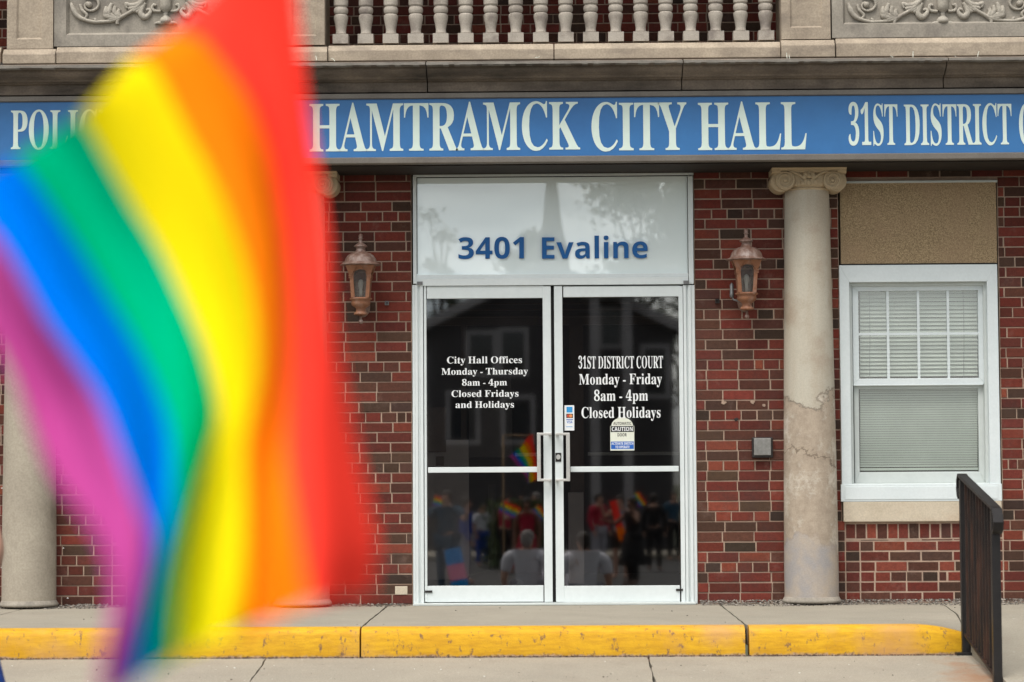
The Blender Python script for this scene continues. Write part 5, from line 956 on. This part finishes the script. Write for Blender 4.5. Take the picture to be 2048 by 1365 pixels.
for i in range(NV):
    for j in range(6 * NU): a = i * (6 * NU + 1) + j; fs.append((a, a + 1, a + 6 * NU + 2, a + 6 * NU + 1)); cs.append(DYE[j // NU])
fl = thing('rainbow_flag', 'six-stripe rainbow flag waving out of focus close to the camera', 'flag', tuple(near(575, -150, FD)))
m = MB(); m.v = [tuple(p) for p in vs]; m.f = [list(f) for f in fs]; m.c = cs
m.build('cloth', 'flag_cloth', fl, smooth=True, fixn=False)
# its staff: a slim pole planted left of the picture with a short arm the cloth's top corner is tied to
tip = near(640, -230, FD + .02); elb = near(-420, -230, FD + .02); foot = Vector((elb.x, elb.y, -.75))
m = MB(); m.tube([foot, elb], .011, 10); m.tube([elb, tip], .008, 10); pl = m.build('pole', 'wood_pole', fl, smooth=True)
m = MB(); c0 = Vector(vs[0]); m.tube([c0, (c0 + near(575, -230, FD + .02)) / 2 + Vector((.004, 0, 0)), near(575, -222, FD + .02)], .002, 6); m.build('tie', 'cloth_white', pl)

# ================================================================== PEOPLE
def skin_mesh(name, nodes, edges, mat, parent, lev=2, xf=None):
    me = bpy.data.meshes.new(name); bm = bmesh.new(); lay_ = bm.verts.layers.skin.verify(); vv = {}
    for i, (k, (p, r)) in enumerate(nodes.items()):
        v = bm.verts.new((xf @ Vector(p)) if xf else p); v[lay_].radius = (r if isinstance(r, tuple) else (r, r)); v[lay_].use_root = (i == 0); vv[k] = v
    for a, b in edges: bm.edges.new((vv[a], vv[b]))
    bm.to_mesh(me); bm.free(); me.materials.append(MATS[mat]); o = bpy.data.objects.new(name, me); COL.objects.link(o)
    md = o.modifiers.new('skin', 'SKIN'); md.use_smooth_shade = True; md.branch_smoothing = .4
    s_ = o.modifiers.new('sub', 'SUBSURF'); s_.levels = lev; s_.render_levels = lev
    if parent: adopt(o, parent)
    return o
def person(label, loc, heading, pose='stand', h=1.7, shirt='cloth_white', legs='cloth_black', skin='skin_light', hair='hair_dark', sleeve='short', long_legs=True, arms=None, build=1.0, skirt=False):
    """pose: stand or sit; arms: {'R': (elbow, wrist), 'L': ...} offsets from the shoulder. The figure faces -y before turning."""
    k = h / 1.7; P = thing('person', label, 'person', loc)
    xf = Matrix.Translation(loc) @ Matrix.Rotation(heading, 4, 'Z') @ Matrix.Diagonal((k, k, k, 1))
    V_ = Vector
    hip = .93 if pose == 'stand' else .13; lean = 0 if pose == 'stand' else .06
    n = {}; e = []
    n['pelvis'] = (V_((0, 0, hip)), (.125 * build, .1 * build)); n['waist'] = (V_((0, lean * .3, hip + .17)), (.115 * build, .09 * build)); n['chest'] = (V_((0, lean, hip + .36)), (.14 * build, .105 * build))
    n['collar'] = (V_((0, lean, hip + .5)), (.075, .065)); n['neck'] = (V_((0, lean - .01, hip + .565)), .052); n['jaw'] = (V_((0, lean - .03, hip + .62)), (.062, .068)); n['brow'] = (V_((0, lean - .025, hip + .70)), (.075, .088)); n['crown'] = (V_((0, lean - .01, hip + .76)), (.05, .06))
    n['nose'] = (V_((0, lean - .125, hip + .655)), .013)
    e += [('pelvis', 'waist'), ('waist', 'chest'), ('chest', 'collar'), ('collar', 'neck'), ('neck', 'jaw'), ('jaw', 'brow'), ('brow', 'crown'), ('jaw', 'nose')]
    arms = arms or {}
    for s, X_ in (('R', -1), ('L', 1)):
        sh = V_((X_ * .185 * build, lean, hip + .455)); el, wr = arms.get(s, ((X_ * .06, .03, -.29), (X_ * .05, -.1, -.53)))
        el, wr = sh + V_(el), sh + V_(wr); d = (wr - el).normalized(); side = d.cross(V_((0, 1, 0)) if abs(d.y) < .8 else V_((0, 0, 1))).normalized()
        n['sh' + s] = (sh, .062 * build); n['el' + s] = (el, .042); n['wr' + s] = (wr, .028); n['pa' + s] = (wr + d * .06, (.036, .02))
        e += [('collar', 'sh' + s), ('sh' + s, 'el' + s), ('el' + s, 'wr' + s), ('wr' + s, 'pa' + s)]
        cu = d.cross(side)
        for f_, (o_, ln) in enumerate(((-.03, .065), (-.01, .075), (.01, .07), (.03, .055))):
            n['f%d%s' % (f_, s)] = (wr + d * (.06 + ln * .6) + side * o_ + cu * .008, .0095); n['g%d%s' % (f_, s)] = (wr + d * (.06 + ln) + side * o_ * 1.1 + cu * .03, .008)
            e += [('pa' + s, 'f%d%s' % (f_, s)), ('f%d%s' % (f_, s), 'g%d%s' % (f_, s))]
        n['th' + s] = (wr + d * .055 - side * .05 + cu * .02, .011); e.append(('wr' + s, 'th' + s))
        if pose == 'stand': hp, kn, an, to = V_((X_ * .095, 0, .88)), V_((X_ * .11, -.02, .49)), V_((X_ * .11, .02, .085)), V_((X_ * .13, -.15, .035))
        else: hp, kn, an, to = V_((X_ * .1, -.05, .12)), V_((X_ * .16, -.42, .46)), V_((X_ * .15, -.62, .085)), V_((X_ * .16, -.78, .035))
        n['hp' + s] = (hp, .098 * build); n['kn' + s] = (kn, .062); n['an' + s] = (an, .043); n['to' + s] = (to, (.042, .03))
        e += [('pelvis', 'hp' + s), ('hp' + s, 'kn' + s), ('kn' + s, 'an' + s), ('an' + s, 'to' + s)]
    skin_mesh('body', n, e, skin, P, 2, xf)
    fat = lambda key, d: (n[key][0], tuple(v + d for v in n[key][1]) if isinstance(n[key][1], tuple) else n[key][1] + d)
    g = {'chest': fat('chest', .018), 'waist': fat('waist', .022), 'pelvis': fat('pelvis', .02), 'collar': fat('collar', .014)}; ge = [('chest', 'waist'), ('waist', 'pelvis'), ('chest', 'collar')]
    for s in 'RL':
        if sleeve != 'none':
            g['sh' + s] = fat('sh' + s, .016); q_ = n['sh' + s][0].lerp(n['el' + s][0], .75 if sleeve == 'short' else 1.0); g['el' + s] = (q_, .066 if sleeve == 'short' else .056); ge += [('collar', 'sh' + s), ('sh' + s, 'el' + s)]
            if sleeve == 'long': g['wr' + s] = fat('wr' + s, .012); ge.append(('el' + s, 'wr' + s))
    skin_mesh('shirt', g, ge, shirt, P, 2, xf)
    g = {'pelvis': (n['pelvis'][0] - V_((0, 0, .03)), (.14 * build, .115 * build))}; ge = []
    for s in 'RL':
        g['hp' + s] = fat('hp' + s, .016); ge.append(('pelvis', 'hp' + s)); kk = n['hp' + s][0].lerp(n['kn' + s][0], .75)
        if long_legs: g['kn' + s] = fat('kn' + s, .016); g['an' + s] = fat('an' + s, .018); ge += [('hp' + s, 'kn' + s), ('kn' + s, 'an' + s)]
        else: g['kn' + s] = (kk, .088); ge.append(('hp' + s, 'kn' + s))
    skin_mesh('trousers', g, ge, legs, P, 2, xf)
    if skirt:
        m_ = MB(); m_.lathe([(.15, hip + .1), (.19, hip - .1), (.24, hip - .3), (.3, hip - .52), (.29, hip - .53), (.1, hip - .1)], 0, 0, 30, lambda a, z: 1 + .05 * math.sin(a * 9)); m_.v = [tuple(xf @ Vector(p)) for p in m_.v]; m_.build('skirt', legs, P, smooth=True)
    hm = MB(); hm.ball((0, lean + .008, hip + .715), .098, 18, (.9, 1.0, .86)); hm.ball((0, lean + .045, hip + .66), .08, 16, (.95, .8, 1.1))
    hm.v = [tuple(xf @ Vector(p)) for p in hm.v]; hm.build('hair', hair, P, smooth=True)
    return P
# someone standing just left of the picture; an elbow and the edge of a blue skirt come into it
SIDE = lambda px, Rr: (px - 1100) / FPX * Rr
gz = -.562
person('person at the picture edge with bent bare elbow and long blue skirt', (SIDE(-108, 10.0), -6.7, gz), R(150), 'stand', 1.66, 'cloth_black', 'cloth_blue', sleeve='none', long_legs=False,
       arms={'L': ((-.0, .05, -.27), (-.10, -.2, -.2)), 'R': ((-.115, .03, -.2), (.0, .0, -.42))}, skirt=True)

# ---- the far side of the street: seen in the door glass and the transom
def mirror_at(px, Rr): return (px - 1100) / FPX * Rr, -(Rr - 16.7)
def stand(px, Rr, gz_, label, head, **kw):
    x, y = mirror_at(px, Rr); return person(label, (x, y, gz_), head, **kw)
UP = {'L': ((.14, -.05, -.12), (.18, -.12, .14))}; FWD = {'L': ((.1, -.2, -.18), (.12, -.42, -.12)), 'R': ((-.16, -.12, -.16), (-.28, -.26, -.06))}
stand(892, 40, -1.1, 'person in a dark teal shirt and teal trousers with arms stretched forward', R(205), shirt='cloth_teal', legs='cloth_teal', build=1.25, arms=FWD)
stand(1238, 50, -1.3, 'person in a grey vest and black shorts raising one arm', R(200), shirt='cloth_grey', legs='cloth_black', sleeve='none', long_legs=False, arms=UP)
stand(1052, 46, -1.3, 'person in a bright red dress near the middle of the street', R(190), shirt='cloth_red', legs='cloth_red', sleeve='none', skin='skin_brown', skirt=True)
stand(1008, 53, -1.3, 'person in a red shirt and black trousers walking past the hedge', R(120), shirt='cloth_red', legs='cloth_black', arms=FWD)
stand(930, 48, -1.3, 'person in a blue shirt and grey trousers seen side-on', R(95), shirt='cloth_blue', legs='cloth_grey', sleeve='long')
stand(962, 57, -1.3, 'small person in a white shirt and blue trousers', R(150), h=1.45, shirt='cloth_white', legs='cloth_blue')
stand(1070, 58, -1.3, 'grey-haired person in a grey shirt raising one arm', R(230), shirt='cloth_grey', legs='cloth_teal', hair='hair_grey', arms=UP)
stand(1195, 55, -1.3, 'person in a long-sleeved red shirt and grey trousers', R(140), shirt='cloth_red', legs='cloth_grey', sleeve='long')
stand(1262, 47, -1.3, 'person in a black dress with a bare arm held forward', R(240), shirt='cloth_black', legs='cloth_black', sleeve='none', skin='skin_brown', skirt=True, arms=FWD)
stand(1305, 54, -1.3, 'person in all black clothes seen from behind', R(10), shirt='cloth_black', legs='cloth_black', sleeve='long')
stand(1345, 60, -1.3, 'person in a teal shirt and black trousers at the far footpath', R(170), shirt='cloth_teal', legs='cloth_black')
person('person in a white T-shirt sitting on the street with grey hair', (*mirror_at(1056, 31), -.75), R(20), 'sit', shirt='cloth_white', legs='cloth_grey', hair='hair_grey', build=1.4)
person('person in a white T-shirt sitting on the street with dark hair', (*mirror_at(1160, 30), -.75), R(-24), 'sit', shirt='cloth_white', legs='cloth_grey', build=1.5)
# small striped flags held up in the crowd
def hand_flag(px, py, Rr, wd, hgt, rot, label, cols=None):
    x, y = mirror_at(px, Rr); z = .91 + (945 - py) / FPX * Rr; f_ = thing('hand_flag', label, 'flag', (x, y, z), 'small flags waved in the street')
    m = MB(); cols = cols or DYE; n = len(cols); ca_, sa_ = math.cos(rot), math.sin(rot)
    for k in range(n):
        for i in range(8):
            P_ = []
            for (a, b) in ((i / 8, k / n), ((i + 1) / 8, k / n), ((i + 1) / 8, (k + 1) / n), (i / 8, (k + 1) / n)):
                u, v = a * wd, -b * hgt; P_.append((x + u * ca_ - v * sa_, y + .03 * math.sin(a * 9), z + u * sa_ + v * ca_))
            m.add(P_, [(0, 1, 2, 3)], cols[k])
    m.build('cloth', 'flag_cloth', f_, fixn=False)
    m = MB(); m.tube([(x + sa_ * -.02, y, z + .03), (x + hgt * 1.8 * sa_, y, z - hgt * 1.8 * ca_)], .006, 6); m.build('stick', 'wood_pole', f_)
hand_flag(1005, 1000, 50, .4, .26, R(-25), 'small rainbow flag raised beside the red shirt')
hand_flag(1216, 1005, 48, .15, .8, R(14), 'long orange and red flag hanging from a raised arm', [DYE[0], DYE[0], DYE[1]])
hand_flag(1275, 985, 56, .32, .2, R(-55), 'small rainbow flag held low at the far footpath')
hand_flag(884, 1100, 38, .28, .75, R(12), 'blue and pink flag trailing to the ground', [(.02, .3, .7), (.8, .25, .4), (.02, .3, .7)])
hand_flag(868, 990, 44, .3, .2, R(-15), 'small rainbow flag raised by the teal shirt')
hand_flag(1076, 1010, 54, .3, .2, R(-50), 'small rainbow flag held above the grey shirt')
# house across the street
hx = lambda px: SIDE(px, 68.0); hz = lambda py: .91 + (945 - py) / FPX * 68.0; hy = -(68 - 16.7)
H_ = thing('house', 'dark grey gabled house with white trim, porch posts and a slender turret', 'house', (hx(1100), hy, -.75))
m = MB(); ga, gb_, ge_, gp = hx(850), hx(1345), hz(660), hz(540)
m.box(ga, gb_, hy - 9, hy, -1.38, ge_); m.prism_y([(ga, ge_), (gb_, ge_), ((ga + gb_) / 2, gp)], hy - 9, hy); m.build('wall', 'siding', H_)
m = MB(); mid = (ga + gb_) / 2
for s, e0 in ((-1, ga - .25), (1, gb_ + .25)):
    m.prism_y([(e0, ge_ - .1), (e0, ge_ + .12), (mid, gp + .25), (mid, gp + .02)], hy - 9.2, hy + .45)
rf = m.build('roof', 'roof_shingle', H_)
m = MB()
for e0 in (ga - .27, gb_ + .27): m.prism_y([(e0, ge_ - .16), (e0, ge_ + .14), (mid, gp + .27), (mid, gp - .03)], hy + .46, hy + .52)
m.build('rake_board', 'house_trim', rf)
m = MB()
for px in (1188, 1252): m.box(hx(px) - .13, hx(px) + .13, hy + 1.1, hy + 1.36, -1.38, hz(600))
m.build('porch_post', 'house_trim', H_)
m = MB(); m.box(hx(1165), hx(1275), hy, hy + 1.5, hz(600), hz(585)); m.build('porch_roof', 'house_trim', H_)
for a, b, c, d in ((940, 670, 985, 745), (1005, 665, 1048, 745), (1205, 625, 1240, 690), (1290, 700, 1330, 790), (900, 790, 950, 880), (1010, 800, 1060, 880)):
    m = MB(); m.box(hx(a) - .14, hx(b if False else c) + .14, hy, hy + .06, hz(d) - .14, hz(b) + .14); wn = m.build('window', 'house_trim', H_)
    m = MB(); m.box(hx(a), hx(c), hy + .062, hy + .07, hz(d), hz(b)); m.build('pane', 'dark_glass', wn)
m = MB(); tx = hx(1106); m.lathe([(.6, ge_ - 1), (.5, hz(480)), (.34, hz(440)), (.26, hz(400)), (.2, hz(350)), (.1, hz(300))], tx, hy - 4, 8); m.build('turret', 'roof_shingle', H_)
# trees and hedge
def tree(px, Rr, py_top, crown_w, label, nleaf, seed, gap=.0):
    x, y = mirror_at(px, Rr); top = .91 + (945 - py_top) / FPX * Rr; g = random.Random(seed); T_ = thing('tree', label, 'tree', (x, y, -1.38)); ht = top + 1.38
    m = MB(); m.tube([(x, y, -1.4), (x + .05, y, -1.38 + ht * .3), (x - .06, y + .05, -1.38 + ht * .6), (x, y, -1.38 + ht * .92)], [.2, .16, .1, .03], 8); cl = []
    for k in range(16):
        a = g.uniform(0, 2 * PI); z0 = -1.38 + ht * g.uniform(.3, .8); l = crown_w * g.uniform(.25, .55); e_ = (x + l * math.cos(a), y + l * math.sin(a), z0 + ht * g.uniform(.08, .2))
        m.tube([(x, y, z0), ((x + e_[0]) / 2, (y + e_[1]) / 2, z0 + ht * .05), e_], [.06, .045, .015], 6); cl.append((e_, crown_w * g.uniform(.14, .24)))
    cl.append(((x, y, -1.38 + ht * .93), crown_w * .16)); m.build('trunk', 'bark', T_)
    m = MB()
    for _ in range(nleaf):
        c, r_ = g.choice(cl); p = Vector(c) + Vector((g.gauss(0, r_ * .6), g.gauss(0, r_ * .6), g.gauss(0, r_ * .5))); u = Vector((g.gauss(0, 1), g.gauss(0, 1), g.gauss(0, 1))).normalized(); v_ = u.orthogonal().normalized(); s = g.uniform(.07, .15)
        m.add([p - u * s, p + v_ * s * .5, p + u * s, p - v_ * s * .5], [(0, 1, 2, 3)])
    m.build('crown', 'leaf', T_, fixn=False)
tree(1285, 84, 335, 5.2, 'tall dense tree behind the house, right of the turret', 9000, 3)
tree(1370, 88, 365, 4.0, 'broad tree behind the right end of the house roof', 6000, 8)
tree(1062, 82, 432, 1.9, 'small round tree behind the roof, left of the turret', 3500, 5)
tree(884, 82, 425, 1.5, 'thin sparse tree behind the left end of the house roof', 900, 6)
m = MB(); g = random.Random(4)
for px in range(985, 1090, 5):
    x, y = mirror_at(px, 56)
    for _ in range(150):
        p = Vector((x + g.gauss(0, .12), y + g.gauss(0, .3), -1.35 + g.random() * 1.6)); u = Vector((g.gauss(0, 1), g.gauss(0, 1), g.gauss(0, 1))).normalized(); v_ = u.orthogonal().normalized(); s = g.uniform(.05, .1)
        m.add([p - u * s, p + v_ * s * .5, p + u * s, p - v_ * s * .5], [(0, 1, 2, 3)])
tag(m.build('hedge', 'leaf', fixn=False), 'clipped green hedge in front of the dark house', 'hedge')
# round-footed sign stand inside the doors
ps = at(985, 1150, 1.0); sx = ps.x
st_ = thing('sign_stand', 'dark post on a domed round foot standing behind the left door glass', 'stand', (sx, 1.0, -.004))
m = MB(); m.lathe([(.27, -.004), (.265, .04), (.22, .12), (.14, .175), (.03, .2)], sx, 1.0, 32); m.build('base', 'dark_plastic', st_, smooth=True)
m = MB(); m.lathe([(.03, .19), (.03, .82)], sx, 1.0, 14); m.build('post', 'dark_plastic', st_, smooth=True)
